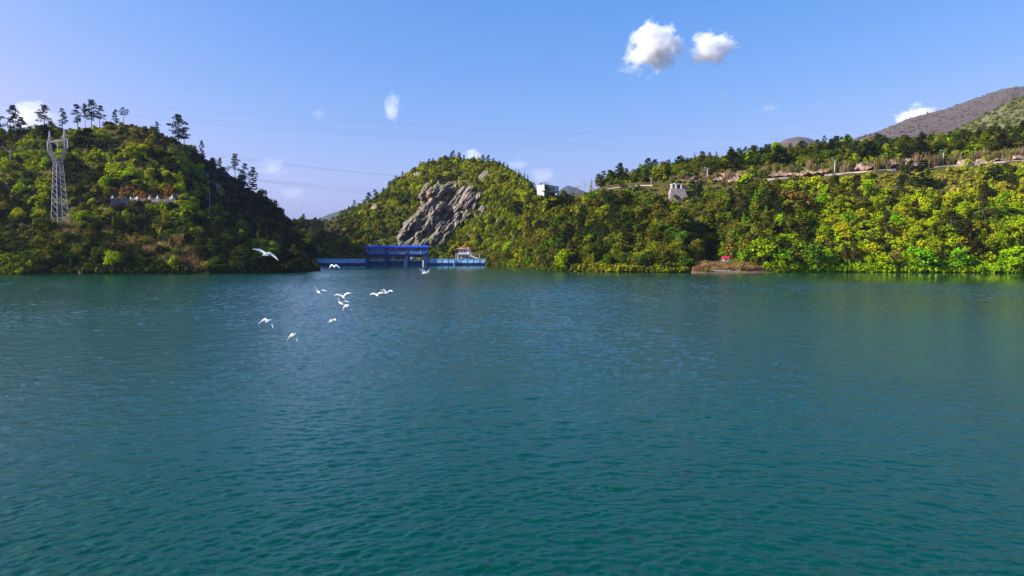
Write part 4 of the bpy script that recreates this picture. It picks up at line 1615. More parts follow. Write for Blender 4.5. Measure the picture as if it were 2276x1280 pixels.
for hill, place, u0, u1, v0, v1, n, mix, (h0, h1) in ZONES:
    for _ in range(n):
        for _try in range(12):
            u = random.uniform(u0, u1)
            if v0 is None:
                a_, b_ = float(r_crest(u)) - 6, float(r_bank(u))
                v = random.uniform(a_, b_ + 2)
            else:
                v = random.uniform(v0, v1)
            if not keep_clear(u, v):
                continue
            if hill is R_ and v0 is not None and v < float(r_roadv(u)) + 14:
                continue
            p = hill.hit(u, v)
            if p is None and v0 is None:
                p = hill.base(u, v)
            if p is None or p.z < .15:
                continue
            uu, vv = proj(np.array([p]))
            if poly_sd(u, v - 12, CL_POLY) > -4 and hill is C_:
                continue
            break
        else:
            continue
        i = random.choices(range(len(mix)), [m_[2] for m_ in mix])[0]
        kind, tint, _w = mix[i]
        hp = random.uniform(h0, h1)
        if kind == 'bush':
            hp *= .55
        if hill is R_ and v0 is not None and v < 420:
            hp = min(hp, 24)
        kd = {'pine': 'pine', 'umbrella': 'pine', 'thick': 'bushy pine', 'broad': 'rounded tree', 'cone': 'pointed conifer', 'bush': 'bush'}[kind]
        hp = cap_px(hill, u, v, hp, v0 is None)
        t_ = (hp / (.55 if kind == 'bush' else 1) - h0) / (h1 - h0)
        sz_ = 'small' if t_ < .33 else ('tall' if t_ > .7 and kind != 'bush' else '')
        label = ('%s %s %s %s, %s' % (sz_, CWORD[tint], kd, place, near(u, v))).strip()
        grp = '%s %s %s %s' % (CWORD[tint], {'bush': 'bushes'}.get(kind, 'trees'), place, near(u, v))
        tree(kind, p, hp / FPX * p.y, tint, label, grp, None, random.uniform(.9, 1.4))

# low bright lime thicket at the sunny waterline
pts, scl, tin = [], [], []
for _ in range(170):
    u, v = random.uniform(1838, 1955), random.uniform(572, 605)
    p = R_.base(u, v)
    if p is not None and p.z > .1:
        sc_ = random.uniform(.5, .95)
        pts.append(p)
        scl.append((sc_ * 1.2, sc_ * 1.2, sc_))
        tin.append(jitter(blend('lime', {'lime': .6, 'bright': .4})))
cover('thicket', 'shrub', pts, scl, tin, 'low glowing lime green thicket at the sunny waterline')

# ------------------------------------------------------------------ dam, gatehouse, hut
BLUE = simple('blue_wall_paint', (0.07, 0.15, 0.36), .6, .25, .4)
BLUE_D = simple('dark_blue_paint', (0.012, 0.03, 0.16), .6, .2, .4)
BLUE_ROOF = simple('blue_roof_sheet', (0.015, 0.05, 0.42), .45, .12, .3)
BLUE_L = simple('pale_blue_paint', (0.24, 0.48, 0.72), .6, .25, .25)
TEAL = simple('teal_gate_paint', (0.10, 0.40, 0.42), .6, .2, .5)
WHITE = simple('white_render', (0.60, 0.57, 0.55), .8, .08, .6)
CREAM = simple('cream_render', (0.62, 0.52, 0.40), .85, .12, .5)
REDROOF = simple('red_roof', (0.45, 0.05, 0.05), .7, .2, .8)
GLASS = simple('dark_glass', (0.02, 0.025, 0.04), .15, .1, 1, spec=.6)
STONE = simple('masonry', (0.26, 0.20, 0.20), .9, .35, .9)
PINKSTONE = simple('pink_masonry', (0.42, 0.28, 0.27), .9, .3, .9)
CONC = simple('concrete', (0.50, 0.46, 0.43), .85, .15, .5)
RED = simple('red_paint', (0.40, 0.02, 0.06), .6, .1, 1)

DY = 462.0
xw = lambda u: float(P(u, 580, DY).x)
zw = lambda v: float(P(900, v, DY).z)
dam = empty('dam', (xw(880), DY, 0))
tag(dam, 'long blue painted dam crest closing the lake between two hills', 'dam')


def part(name, mb, mat, par):
    o = mb.obj(name, mat, par)
    o.location = -par.location
    o.matrix_parent_inverse = Matrix.Identity(4)
    return o


def rel(par, mb):
    ox, oy, oz = par.location
    mb.v = [(x - ox, y - oy, z - oz) for x, y, z in mb.v]
    return mb


def rpart(name, mb, mat, par, root=None):
    return rel(root or par, mb).obj(name, mat, par)


for (ua, ub, seg) in ((684, 812, 9), (953, 1079, 9)):
    xa, xb = xw(ua), xw(ub)
    b = MB()
    b.box(((xa + xb) / 2, DY + 2.5, -1.8), (xb - xa, 5.0, 2 * zw(584.5) + 3.6 - .1))
    rpart('dam_wall', b, BLUE_D, dam)
    b = MB()
    zt, zb = zw(575.5), zw(584.3)
    b.box(((xa + xb) / 2, DY - .2, (zt + zb) / 2), (xb - xa, .5, zt - zb))
    for k in range(seg + 1):
        x = xa + (xb - xa) * k / seg
        b.box((x, DY - .5, (zt + zb) / 2 + .1), (.4, .3, zt - zb + .2))
    rpart('parapet', b, BLUE_L, dam)
    b = MB()
    b.box(((xa + xb) / 2, DY - .2, zt + .1), (xb - xa, .9, .16))
    rpart('coping', b, BLUE_L, dam)
b = MB()
b.box((xw(1009.5), DY - 1.0, 1.2), (.5, .5, 5.4))
rpart('gauge_post', b, BLUE_L, dam)
# gate bays
x0, x1 = xw(815), xw(951)
pw = (x1 - x0)
piers = [x0 + .9, x0 + pw * .335, x0 + pw * .665, x1 - .9]
gh = empty('gatehouse', ((x0 + x1) / 2, DY, 0))
tag(gh, 'long blue gatehouse on tall legs over three dam gates, red characters on its front', 'gatehouse')
for x in piers:
    b = MB()
    b.box((x, DY + 2.0, (zw(560) - 4) / 2), (1.9, 8.0, zw(560) + 4))
    b.box((x, DY - 2.6, -.6), (1.2, 1.6, 4.2), taper=.8)
    rpart('pier', b, BLUE_D, gh)
zb_, zt_ = zw(565.5), zw(549.5)
b = MB()
b.box(((x0 + x1) / 2, DY + 2.5, (zb_ + zt_) / 2), (pw, 8.0, zt_ - zb_))
body = rpart('wall', b, BLUE, gh)
b = MB()
b.box(((x0 + x1) / 2, DY - 1.7, zw(565.4)), (pw + .4, .6, .7))
b.box(((x0 + x1) / 2, DY + 1.2, (zw(565.6) + zw(571)) / 2), (pw - .3, 5.0, zw(565.6) - zw(571)))
b.box(((x0 + x1) / 2, DY - 1.4, zw(568.6)), (pw - .3, .3, .3))
rpart('beam', b, BLUE_D, gh)
b = MB()
zr = zw(550.0)
ov = 1.0
b.add([(x0 - ov, DY - 2.6, zr), (x1 + ov, DY - 2.6, zr), (x1 + ov, DY + 7.6, zr), (x0 - ov, DY + 7.6, zr),
       (x0 - ov, DY - 2.6, zr + .35), (x1 + ov, DY - 2.6, zr + .35), (x1 + ov, DY + 7.6, zr + .35), (x0 - ov, DY + 7.6, zr + .35),
       (x0 + .6, DY + .2, zw(545)), (x1 - .6, DY + .2, zw(545)), (x1 - .6, DY + 4.8, zw(545)), (x0 + .6, DY + 4.8, zw(545))],
      [(3, 2, 1, 0), (0, 1, 5, 4), (1, 2, 6, 5), (2, 3, 7, 6), (3, 0, 4, 7), (4, 5, 9, 8), (5, 6, 10, 9), (6, 7, 11, 10), (7, 4, 8, 11), (8, 9, 10, 11)])
rpart('roof', b, BLUE_ROOF, gh)
for k in range(11):
    x = x0 + pw * (k + .7) / 11.4
    b = MB()
    zc = (zw(552.5) + zw(557.8)) / 2
    b.box((x, DY - 1.53, zc), (2.3, .12, zw(552.5) - zw(557.8)))
    w_ = rpart('window', b, BLUE_L if k % 3 else BLUE_D, gh)
    b = MB()
    for s in (-.55, .55):
        b.box((x + s, DY - 1.63, zc), (.9, .1, zw(553) - zw(557.4)))
    rpart('pane', b, GLASS, w_, gh)
# red characters across the front (illegible in the photo: strokes only)
b = MB()
rr = random.Random(4)
for k in range(8):
    x = xw(862 + k * 6.4)
    for s in range(4):
        zc = zw(553.0 + s * 1.5)
        b.box((x, DY - 1.75, zc), (rr.uniform(.7, 1.2), .06, .16))
    b.box((x + rr.uniform(-.3, .3), DY - 1.78, zw(555.5)), (.16, .06, 1.5))
    b.box((x - .45, DY - 1.79, zw(556.2)), (.14, .06, rr.uniform(.7, 1.2)))
rpart('sign_lettering', b, RED, gh)
b = MB()
b.tube((xw(936), DY - 1.8, zw(565)), (xw(936), DY - 1.8, zw(550)), .1)
rpart('downpipe', b, BLUE_L, gh)
for i in range(3):
    xa, xb = piers[i] + .9, piers[i + 1] - .9
    b = MB()
    b.box(((xa + xb) / 2, DY + .3, zw(577.8) + .05), (xb - xa, .35, .8))
    b.box(((xa + xb) / 2, DY + .3, (zw(578.3) + zw(580.4)) / 2), (xb - xa, .2, zw(578.3) - zw(580.4)))
    rpart('walkway_rail', b, TEAL, gh)
    b = MB()
    b.box(((xa + xb) / 2, DY + 1.4, zw(580.5) / 2 - 1), (xb - xa, .5, zw(580.5) + 2))
    rpart('sluice_gate', b, BLUE_D, gh)
b = MB()
b.box((piers[2] - 1.7, DY - .6, 1.3), (.7, .7, 3.6), taper=.7)
b.box((piers[3] - 2.2, DY - .6, 1.5), (1.0, .7, 3.4))
rpart('gate_hoist', b, WHITE, gh)
# pale boulders in the stream bed seen through the bays
for k in range(16):
    u = random.choice([random.uniform(822, 850), random.uniform(866, 878), random.uniform(915, 947)])
    bb = MB()
    r = random.uniform(.9, 1.9)
    px = xw(u) * 1.05
    c0 = (px, DY + 22 + random.uniform(-3, 3), zw(577.5) + random.uniform(-.3, .9))
    n_, vs = 0, []
    ph = [(r * rr.uniform(.4, .7), -r * .9), (r * rr.uniform(.9, 1.2), -r * .3), (r * rr.uniform(.7, 1), r * .4), (r * rr.uniform(.2, .5), r * .8)]
    bb.lathe((0, 0, 0), ph, 7)
    o = bb.obj('boulder', ROCK)
    o.location = c0
    o.rotation_euler = (rr.uniform(-.4, .4), rr.uniform(-.5, .5), rr.uniform(0, 6))
    tag(o, 'pale boulder seen through the openings under the blue gatehouse', 'boulder', 'boulders seen under the gatehouse')
bb = MB()
bb.box((xw(885) * 1.05, DY + 24, -2.5), (pw * 1.3, 12, 9.6))
o = bb.obj('stone_apron', ROCK_PINK)
tag(o, 'rubble apron behind the gates under the blue gatehouse', 'stone apron')

tree('thick', P(1214, 446, 425), 36 / FPX * 425, 'dark', 'dark little pine in front of the white house', None, 0, .8)
for u_, v_, h_, t_, l_ in ((1194, 446, 15, 'olive', 'olive bush under the gable of the white house'), (1204, 447, 13, 'mid', 'green bush between the gable and the little dark pine'),
                           (1228, 447, 12, 'yellow', 'yellow green bush under the far windows of the white house'), (1240, 446, 11, 'dark', 'dark bush at the far corner of the white house')):
    tree('bush', P(u_, v_, 424), h_ / FPX * 424, t_, l_, None, None, 1.4)

# small white hut with an octagonal turret on an arched base, ramp beside it
HY = 466.0
hx = lambda u: float(P(u, 570, HY).x)
hz = lambda v: float(P(1040, v, HY).z)
hut = empty('hut', (hx(1035), HY, 0))
tag(hut, 'small white hut with red roof and turret on an arched tan base by the dam', 'hut')
b = MB()
xa, xb = hx(1017.5), hx(1050)
zt = hz(565.5)
for s in range(5):
    xx = xa + (xb - xa) * s / 4
    b.box((xx, HY + 1.2, zt / 2), (1.15, 3.4, zt))
b.box(((xa + xb) / 2, HY + 2.6, zt / 2 - .2), (xb - xa - .2, 2.6, zt - .4))
b.box(((xa + xb) / 2, HY + 1.3, zt - .45), (xb - xa + .3, 3.8, .85))
rpart('arched_base', b, CREAM, hut)
b = MB()
b.box(((hx(1015.5) + xb) / 2, HY + .8, hz(564.6)), (xb - hx(1015.5), 5.4, .5))
for s in range(9):
    b.box((hx(1015.8) + s * .95, HY - 1.75, hz(563.3)), (.14, .12, .9))
b.box((hx(1030), HY - 1.75, hz(562.2)), (hx(1045) - hx(1015.5), .14, .12))
rpart('balcony', b, WHITE, hut)
b = MB()
za, zc = hz(564), hz(553)
b.box(((hx(1020) + hx(1037)) / 2, HY + 1.6, (za + zc) / 2), (hx(1037) - hx(1020), 4.0, zc - za))
rpart('wall', b, WHITE, hut)
for s in range(3):
    b = MB()
    b.box((hx(1022.5 + s * 5), HY - .46, (hz(555) + hz(561)) / 2), (.75, .1, hz(555) - hz(561)))
    rpart('window', b, GLASS, hut)
b = MB()
b.lathe((hx(1042), HY + 1.0, za - .1), [(1.65, 0), (1.65, zc - za + .3)], 8)
rpart('turret', b, WHITE, hut)
b = MB()
b.box((hx(1041.6), HY - .62, hz(557.6)), (.55, .16, .7))
rpart('window', b, GLASS, hut)
b = MB()
b.box(((hx(1015.5) + hx(1036)) / 2, HY + 1.4, hz(552.4)), (hx(1036) - hx(1015.5), 5.4, .45))
rpart('eaves', b, CREAM, hut)
b = MB()
b.lathe((hx(1029), HY + 1.6, hz(551.6)), [(3.0, 0), (2.6, .25), (.3, 1.0)], 4)
b.lathe((hx(1042), HY + 1.0, hz(552.0)), [(2.0, 0), (1.6, .4), (.2, 1.3)], 8)
rpart('roof', b, REDROOF, hut)
ramp = MB()
xa, xb = hx(1045), hx(1074)
ramp.add([(xa, HY - 2.2, hz(566)), (xb, HY - 2.2, hz(578.2)), (xb, HY - 2.2, hz(580)), (xa + 7, HY - 2.2, hz(577)), (xa, HY - 2.2, hz(570)),
          (xa, HY - .2, hz(566)), (xb, HY - .2, hz(578.2)), (xb, HY - .2, hz(580)), (xa + 7, HY - .2, hz(577)), (xa, HY - .2, hz(570))],
         [(4, 3, 2, 1, 0), (5, 6, 7, 8, 9), (0, 1, 6, 5), (1, 2, 7, 6), (2, 3, 8, 7), (3, 4, 9, 8), (4, 0, 5, 9)])
ro = ramp.obj('ramp', WHITE)
tag(ro, 'white sloping stair ramp coming down from the hut to the dam', 'ramp')
for u, v0, v1, lb in ((1066.5, 574, 565, 'thin white post halfway down the ramp'), (1013.5, 577, 563, 'thin white pole at the foot of the hut')):
    b = MB()
    b.tube((0, 0, 0), (0, 0, hz(v1) - hz(v0)), .13, .1, 6)
    b.lathe((0, 0, hz(v1) - hz(v0)), [(.16, 0), (.16, .2)], 6)
    o = b.obj('post', WHITE)
    o.location = (hx(u), HY - 2.6, hz(v0))
    tag(o, lb, 'post')

# white house on the saddle
WY = 432.0
wx = lambda u: float(P(u, 420, WY).x)
wz = lambda v: float(P(1215, v, WY).z)
hs_ = empty('house', (wx(1203), WY, wz(436)), 0)
tag(hs_, 'white two storey flat roofed house on the saddle with a row of dark windows', 'house')
hw, hd, hh = wx(1204) - wx(1189), 17.0, wz(411.5) - wz(437)
rot = math.radians(-36)                     # long side turns away to the right


def hp_(x, y):                              # local house frame: x along gable, y along the long side
    c_, s_ = math.cos(rot), math.sin(rot)
    return (x * c_ - y * s_, x * s_ + y * c_)


def hbox(mb, x, y, z, sx_, sy_, sz_):
    X, Y_ = hp_(x, y)
    mb.box((X, Y_, z), (sx_, sy_, sz_), rot)


hs_.location = (wx(1189.5) + 1.2, WY, wz(437))
b = MB()
hbox(b, 2.7, hd / 2, hh / 2, 5.4, hd, hh)
b.obj('wall', WHITE, hs_)
b = MB()
hbox(b, 2.7, hd * .28, hh + .15, 6.0, hd * .56, .3)
b.obj('roof_slab', simple('red_parapet', (.30, .09, .10), .8), hs_)
b = MB()
hbox(b, 2.7, hd * .78, hh + .1, 5.9, hd * .43, .2)
b.obj('roof_slab', CONC, hs_)
for s in range(6):
    for fl in (0, 1):
        b = MB()
        hbox(b, 5.46, 1.2 + s * 2.0, hh - 1.7 - fl * 3.0, .12, 1.15, 1.5)
        wf = b.obj('window', GLASS, hs_)
b = MB()
hbox(b, 6.0, hd / 2, hh - 3.0, 1.0, hd, .22)
b.obj('ledge', CREAM, hs_)
b = MB()
for y in (1.5, 2.6, 3.2):
    X, Y_ = hp_(1.2, y)
    b.lathe((X, Y_, hh + .3), [(.45, 0), (.5, .7), (.2, 1.3)], 8)
b.obj('roof_tank', STONE, hs_)
b = MB()
b.lathe((0, 0, 0), [(.5, 0), (.55, .5), (.1, .9)], 8)
o = b.obj('satellite_dish', WHITE)
o.location = P(1236.5, 433, 428)
tag(o, 'tiny bright white dome in the bushes beside the white house', 'dome')

# stone tower hut with white window piers
tp = P(1507, 438, 412)
TW = empty('stone_tower', tp)
tag(TW, 'stone tower with flared base and white piers between dark window openings', 'stone tower')
px = 412 / FPX
b = MB()
zt = 18 * px
b.add([(-22 * px, -3, -3), (24 * px, -3, -3), (24 * px, 4, -3), (-22 * px, 4, -3), (-17 * px, -1.8, zt), (12 * px, -1.8, zt), (12 * px, 3.5, zt), (-17 * px, 3.5, zt)],
      [(3, 2, 1, 0), (4, 5, 6, 7), (0, 1, 5, 4), (1, 2, 6, 5), (2, 3, 7, 6), (3, 0, 4, 7)])
b.obj('stone_base', STONE, TW)
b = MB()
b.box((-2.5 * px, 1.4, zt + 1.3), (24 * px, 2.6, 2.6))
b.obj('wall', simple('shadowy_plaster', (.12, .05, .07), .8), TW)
for k_, (du, w_) in enumerate(((-15, 3.6), (-6.5, 4.4), (5.5, 2.6))):
    b = MB()
    b.box((du * px, -.9, zt + 1.25), (w_ * px, 1.6, 2.5))
    b.obj('pillar', WHITE, TW)
b = MB()
b.box((-3 * px, .6, zt + 2.75), (26 * px, 4.6, .35))
b.lathe((-8 * px, .6, zt + 2.9), [(.7, 0), (.6, .4), (.2, .7)], 8)
b.obj('roof_slab', CONC, TW)
b = MB()
b.box((15 * px, 1.5, zt + .9), (18 * px, 2, 1.7))
b.obj('annex', PINKSTONE, TW)

b = MB()
wp = P(1592, 436, 408)
for k in range(7):
    b.box((0, k * .35, 1.0 + k * .55 - 1), (44 * px + k * .5, .9, .52))
o = b.obj('stone_wall', PINKSTONE)
o.location = wp
tag(o, 'purplish coursed stone retaining wall below the first road lamp', 'retaining wall')

# road strip and its low parapet
uu = np.linspace(1235, 2900, 180)
rows = []
for u in uu:
    p = right_hill.hit(u, float(r_roadv(u)) - .6)
    if p is None:
        p = P(u, float(r_roadv(u)), float(r_roadY(u)))
    rows.append(np.array(p))
rows = np.array(rows)
rows[:, 1] = np.convolve(np.pad(rows[:, 1], 5, mode='edge'), np.ones(11) / 11, 'valid')
zz = np.convolve(np.pad(rows[:, 2], 5, mode='edge'), np.ones(11) / 11, 'valid')
x_, z_ = ray(uu, r_roadv(uu))
rows[:, 0] = x_ * rows[:, 1]
rows[:, 2] = CAM_Z + z_ * rows[:, 1]
G = np.stack([rows + np.array([0, -1.0, .2]), rows + np.array([0, 6.0, .35])])
rd = link('road', grid_mesh('road', G, simple('road_surface', (.30, .24, .22), .9, .15, .2), False))
tag(rd, kind='structure')
b = MB()
for i in range(len(rows) - 1):
    if uu[i] < 1345 or (1440 < uu[i] < 1700) or (1760 < uu[i] < 1830) or (1985 < uu[i] < 2060):
        continue
    a_, c_ = rows[i], rows[i + 1]
    w0, hgt = .35, .75
    b.add([(a_[0], a_[1] - 1.4, a_[2] - 1.2), (c_[0], c_[1] - 1.4, c_[2] - 1.2), (c_[0], c_[1] - 1.4 + w0, c_[2] - 1.2), (a_[0], a_[1] - 1.4 + w0, a_[2] - 1.2),
           (a_[0], a_[1] - 1.4, a_[2] + hgt), (c_[0], c_[1] - 1.4, c_[2] + hgt), (c_[0], c_[1] - 1.4 + w0, c_[2] + hgt), (a_[0], a_[1] - 1.4 + w0, a_[2] + hgt)],
          [(4, 5, 6, 7), (0, 1, 5, 4), (2, 3, 7, 6)])
o = b.obj('road_parapet', simple('parapet_stone', (.48, .36, .33), .9, .2, .3))
tag(o, 'low pale stone parapet along the outer edge of the hillside road', 'parapet')


# lamps and poles
def lamp(u, v, hpx, hill, label):
    p = hill.base(u, v)
    h = hpx / FPX * p.y
    e = empty('street_lamp', p)
    tag(e, label, 'street lamp', 'white lamps along the hillside road')
    b = MB()
    b.tube((0, 0, -1), (0, 0, h), .22, .17, 8)
    b.obj('pole', WHITE, e)
    b = MB()
    b.tube((0, 0, h - .2), (-1.4, -.5, h + .25), .1, .08, 6)
    b.tube((0, 0, h - 1.2), (.9, .3, h - .8), .09, .07, 6)
    b.obj('arm', WHITE, e)
    b = MB()
    b.box((-1.7, -.6, h + .25), (1.0, .45, .25))
    b.box((1.1, .4, h - .7), (.5, .4, .4))
    b.obj('lamp_head', WHITE, e)


lamp(1572, 405, 31, R_, 'white road lamp standing over the purplish stone wall')
lamp(1855, 389, 34, R_, 'white road lamp on the middle stretch of the hillside road')
lamp(2096, 366, 30, R_, 'white road lamp between the orange and the pink rock cuttings')


def pole(u, v, hpx, hill, label, r=.16, arms=1):
    p = hill.base(u, v)
    h = hpx / FPX * p.y
    e = empty('utility_pole', p)
    tag(e, label, 'utility pole')
    b = MB()
    b.tube((0, 0, -1), (0, 0, h), r, r * .7, 8)
    b.obj('pole', CONC, e)
    if arms:
        b = MB()
        b.box((0, 0, h - .5), (1.9, .12, .12))
        for s in (-.8, 0, .8):
            b.lathe((s, 0, h - .42), [(.07, 0), (.09, .12), (.05, .3)], 6)
        b.obj('crossarm', CONC, e)


pole(1317, 421, 22, C_, 'pale utility pole at the wood edge beside the pale leafless tree')
pole(1447, 414, 20, R_, 'faint utility pole in front of the skyline pines')
pole(1731, 366, 20, R_, 'faint pale pole in the wood above the road', .12, 0)
pole(24, 380, 45, L_, 'pale concrete pole standing in scrub near the picture edge')
pole(467, 478, 52, L_, 'thin concrete pole in the scrub under the shaded rock', .17)
pole(1245, 430, 12, C_, 'short white post beside the white house', .14, 0)

# ------------------------------------------------------------------ tombs and walls on the left hill
TOMBW = simple('weathered_white_stone', (.50, .47, .46), .85, .2, .8)
for u, v, s, lb in ((253, 442, 15, 'beige pointed tomb top at the shaded end of the tomb row'), (293, 443, 11, 'white tomb with a knobbed top beside the purplish wall'),
                    (308, 442, 17, 'biggest white pointed tomb top in the tomb row'), (335, 441, 11, 'broken looking white tomb with a dark opening'),
                    (353, 440, 10, 'small pale tomb between the broken one and the last one'), (385, 440, 14, 'last white pointed tomb of the row, above a green bush'),
                    (237, 467, 15, 'bluish white pointed tomb top below the terrace wall')):
    p = left_hill.base(u, v)
    if p is None:
        continue
    q = p.y / FPX
    e = empty('tomb', p + Vector((0, -1, 0)))
    tag(e, lb, 'tomb', 'white pointed tombs on the terrace')
    b = MB()
    b.lathe((0, 0, 0), [(s * q * .46, -1.0), (s * q * .46, -.1), (s * q * .30, .35), (s * q * .13, .9), (s * q * .04, 1.5)], 6)
    b.obj('roof', TOMBW if u != 253 else CREAM, e)
    b = MB()
    b.lathe((0, 0, 1.42), [(.08, 0), (.18, .15), (.08, .35)], 6)
    b.obj('finial', TOMBW, e)
p = left_hill.base(275, 460)
b = MB()
q = p.y / FPX
b.box((0, 0, 0), (38 * q, 1.2, 24 * q), .25)
o = b.obj('terrace_wall', simple('purplish_masonry', (.20, .15, .19), .9, .35, .6))
o.location = p + Vector((0, -3, 1.5))
tag(o, 'purplish stone terrace wall holding up the row of tombs', 'retaining wall')
p = left_hill.base(345, 445)
b = MB()
for k in range(24):
    b.box(((k - 12) * 1.05, 0, .2), (.8, .3, 1.2 + .2 * (k % 2)))
b.box((0, .3, -.3), (25, .4, 1.2))
o = b.obj('stone_kerb', PINKSTONE)
o.location = p + Vector((0, -2.5, -.6))
tag(o, 'low pinkish stone edging in front of the tombs', 'stone edging')
p = left_hill.base(25, 415)
e = empty('grave', p + Vector((0, -2, 0)))
tag(e, 'pale grey grave with a pink wreath near the picture edge', 'grave')
b = MB()
b.box((0, 0, .3), (5.6, 1.4, 1.8), taper=.9)
b.obj('slab', simple('pale_grey_stone', (.38, .36, .40), .8), e)
b = MB()
b.lathe((-.2, -.5, 1.1), [(.3, 0), (.75, .3), (.5, .8), (.1, 1.0)], 9)
b.obj('wreath', simple('pink_flowers', (.65, .12, .22), .8, .3, 4), e)
p = left_hill.base(112, 423)
b = MB()
b.tube((-5.5, 0, -1.0), (-1.5, 0, -.2), .25, .22, 6)
b.tube((-1.5, 0, -.2), (1.2, 0, 1.2), .22, .1, 6)
b.tube((-4.5, 0, -.8), (-4.2, 0, .9), .15, .06, 5)
o = b.obj('dead_branch', BARK_PALE)
o.location = p + Vector((0, -2, 2.5))
tag(o, 'bare pale branch reaching out behind the pylon', 'branch')

# spit: stone quay, red canopy
q = 303 / FPX
b = MB()
for k in range(30):
    u = 1583 + k * 2.9
    hgt = (.0 + 1.45 * (1 - .55 * k / 30)) * random.uniform(.9, 1.1)
    c = P(u, 607.5, 300.5)
    b.box((c.x, 301.5, hgt / 2 - .25), (.62, 2.2, hgt + .5), random.uniform(-.08, .08))
o = b.obj('stone_quay', simple('quay_stone', (.42, .33, .30), .9, .3, 1.2))
tag(o, 'pale stone quay along the water edge of the grassy spit', 'quay')
cp = P(1612, 584, 318)
e = empty('canopy', cp)
tag(e, 'small red canopy over a white box among trees behind the spit', 'canopy')
b = MB()
b.add([(-1.7, -1.2, 2.1), (1.8, -1.2, 2.1), (1.8, 1.2, 2.1), (-1.7, 1.2, 2.1), (-1.2, -.5, 2.95), (1.4, -.5, 2.95), (1.4, .5, 2.95), (-1.2, .5, 2.95)],
      [(3, 2, 1, 0), (4, 5, 6, 7), (0, 1, 5, 4), (1, 2, 6, 5), (2, 3, 7, 6), (3, 0, 4, 7)])
b.obj('roof', simple('red_canvas', (.62, .02, .07), .6, .1, 2), e)
b = MB()
b.box((0.1, 0, 1.2), (2.1, 1.4, 1.3))
b.obj('box', WHITE, e)
for sx_, sy_ in ((-1.5, -1), (1.6, -1), (-1.5, 1), (1.6, 1)):
    b = MB()
    b.tube((sx_, sy_, -1), (sx_, sy_, 2.15), .05)
    b.obj('post', CONC, e)

# bare pinkish bank patches at the waterline of the left hill
for u, v, w_, lb in ((448, 598, 9, 'bare pinkish earth scar on the bank past the small lime tree'), (180, 604, 9, 'small rusty earth patch at the waterline beside the lime tree')):
    poly = [(u - w_, v + 3), (u - w_ * .6, v - 3), (u + w_ * .3, v - 3), (u + w_, v + 4)]
    o = rock_face('earth_bank', left_hill, poly, 24, 14, 1.2, .8, ROCK_PINK, pad=4, seed=5, edge=3)
    tag(o, lb, 'earth bank')

# ------------------------------------------------------------------ pylon
pp = left_hill.base(134, 497)
PYH = 205 / FPX * pp.y
STEEL = simple('galvanised_steel', (.34, .31, .35), .5, .12, .5, metal=.3)
pyl = empty('pylon', pp, math.radians(-28))
tag(pyl, 'steel lattice power pylon with two horned heads on the hillside', 'pylon')
k_ = PYH / 46.0
r0 = .095


def legpt(i, z):
    sx_, sy_ = ((-1, -1), (1, -1), (1, 1), (-1, 1))[i]
    hw_ = (2.8 + (1.55 - 2.8) * min(z, 29) / 29) * k_
    return Vector((sx_ * hw_, sy_ * hw_, z * k_))


for i in range(4):
    b = MB()
    b.tube(legpt(i, -2), legpt(i, 29), r0 * 1.5, r0 * 1.2, 4)
    b.obj('leg', STEEL, pyl)
b = MB()
zs = [0, 3.6, 7, 10.2, 13.2, 16, 18.6, 21, 23.3, 25.4, 27.3, 29]
for j in range(len(zs) - 1):
    for i in range(4):
        a1, a2 = legpt(i, zs[j]), legpt((i + 1) % 4, zs[j + 1])
        b1, b2 = legpt((i + 1) % 4, zs[j]), legpt(i, zs[j + 1])
        b.tube(a1, a2, r0 * .75, None, 4)
        b.tube(b1, b2, r0 * .75, None, 4)
        if j % 3 == 0:
            b.tube(a1, b1, r0 * .7, None, 4)
b.obj('bracing', STEEL, pyl)


def lattice(mb, A, B, wa, wb, n, dirx, diry):
    """square lattice mast from A to B"""
    for j in range(n):
        for f in range(4):
            def c(t, i):
                s = ((-1, -1), (1, -1), (1, 1), (-1, 1))[i % 4]
                w = wa + (wb - wa) * t
                return A.lerp(B, t) + dirx * s[0] * w + diry * s[1] * w
            t0, t1 = j / n, (j + 1) / n
            mb.tube(c(t0, f), c(t1, f), r0, None, 4)
            mb.tube(c(t0, f), c(t1, f + 1), r0 * .65, None, 4)
            mb.tube(c(t1, f), c(t1, f + 1), r0 * .6, None, 4)


Xd, Yd, Zd = Vector((1, 0, 0)), Vector((0, 1, 0)), Vector((0, 0, 1))
for s in (-1, 1):
    b = MB()
    lattice(b, Vector((s * 1.1, 0, 28.6)) * k_, Vector((s * 6.6, 0, 36.5)) * k_, .85 * k_, .7 * k_, 5, Xd, Yd)
    lattice(b, Vector((s * 6.6, 0, 36.5)) * k_, Vector((s * 6.4, 0, 41.2)) * k_, .75 * k_, .6 * k_, 3, Xd, Yd)
    b.obj('fork_arm', STEEL, pyl)
    b = MB()
    lattice(b, Vector((s * 6.4, 0, 41.2)) * k_, Vector((s * 6.4, 0, 46)) * k_, .6 * k_, .08 * k_, 4, Xd, Yd)
    b.obj('horn', STEEL, pyl)
b = MB()
lattice(b, Vector((-9.0, 0, 40.8)) * k_, Vector((-5.8, 0, 40.6)) * k_, .15 * k_, .45 * k_, 5, Yd, Zd)
lattice(b, Vector((-5.8, 0, 40.6)) * k_, Vector((5.8, 0, 40.6)) * k_, .35 * k_, .35 * k_, 8, Yd, Zd)
lattice(b, Vector((5.8, 0, 40.6)) * k_, Vector((9.0, 0, 40.8)) * k_, .45 * k_, .15 * k_, 5, Yd, Zd)
b.obj('crossbeam', STEEL, pyl)
INS = []
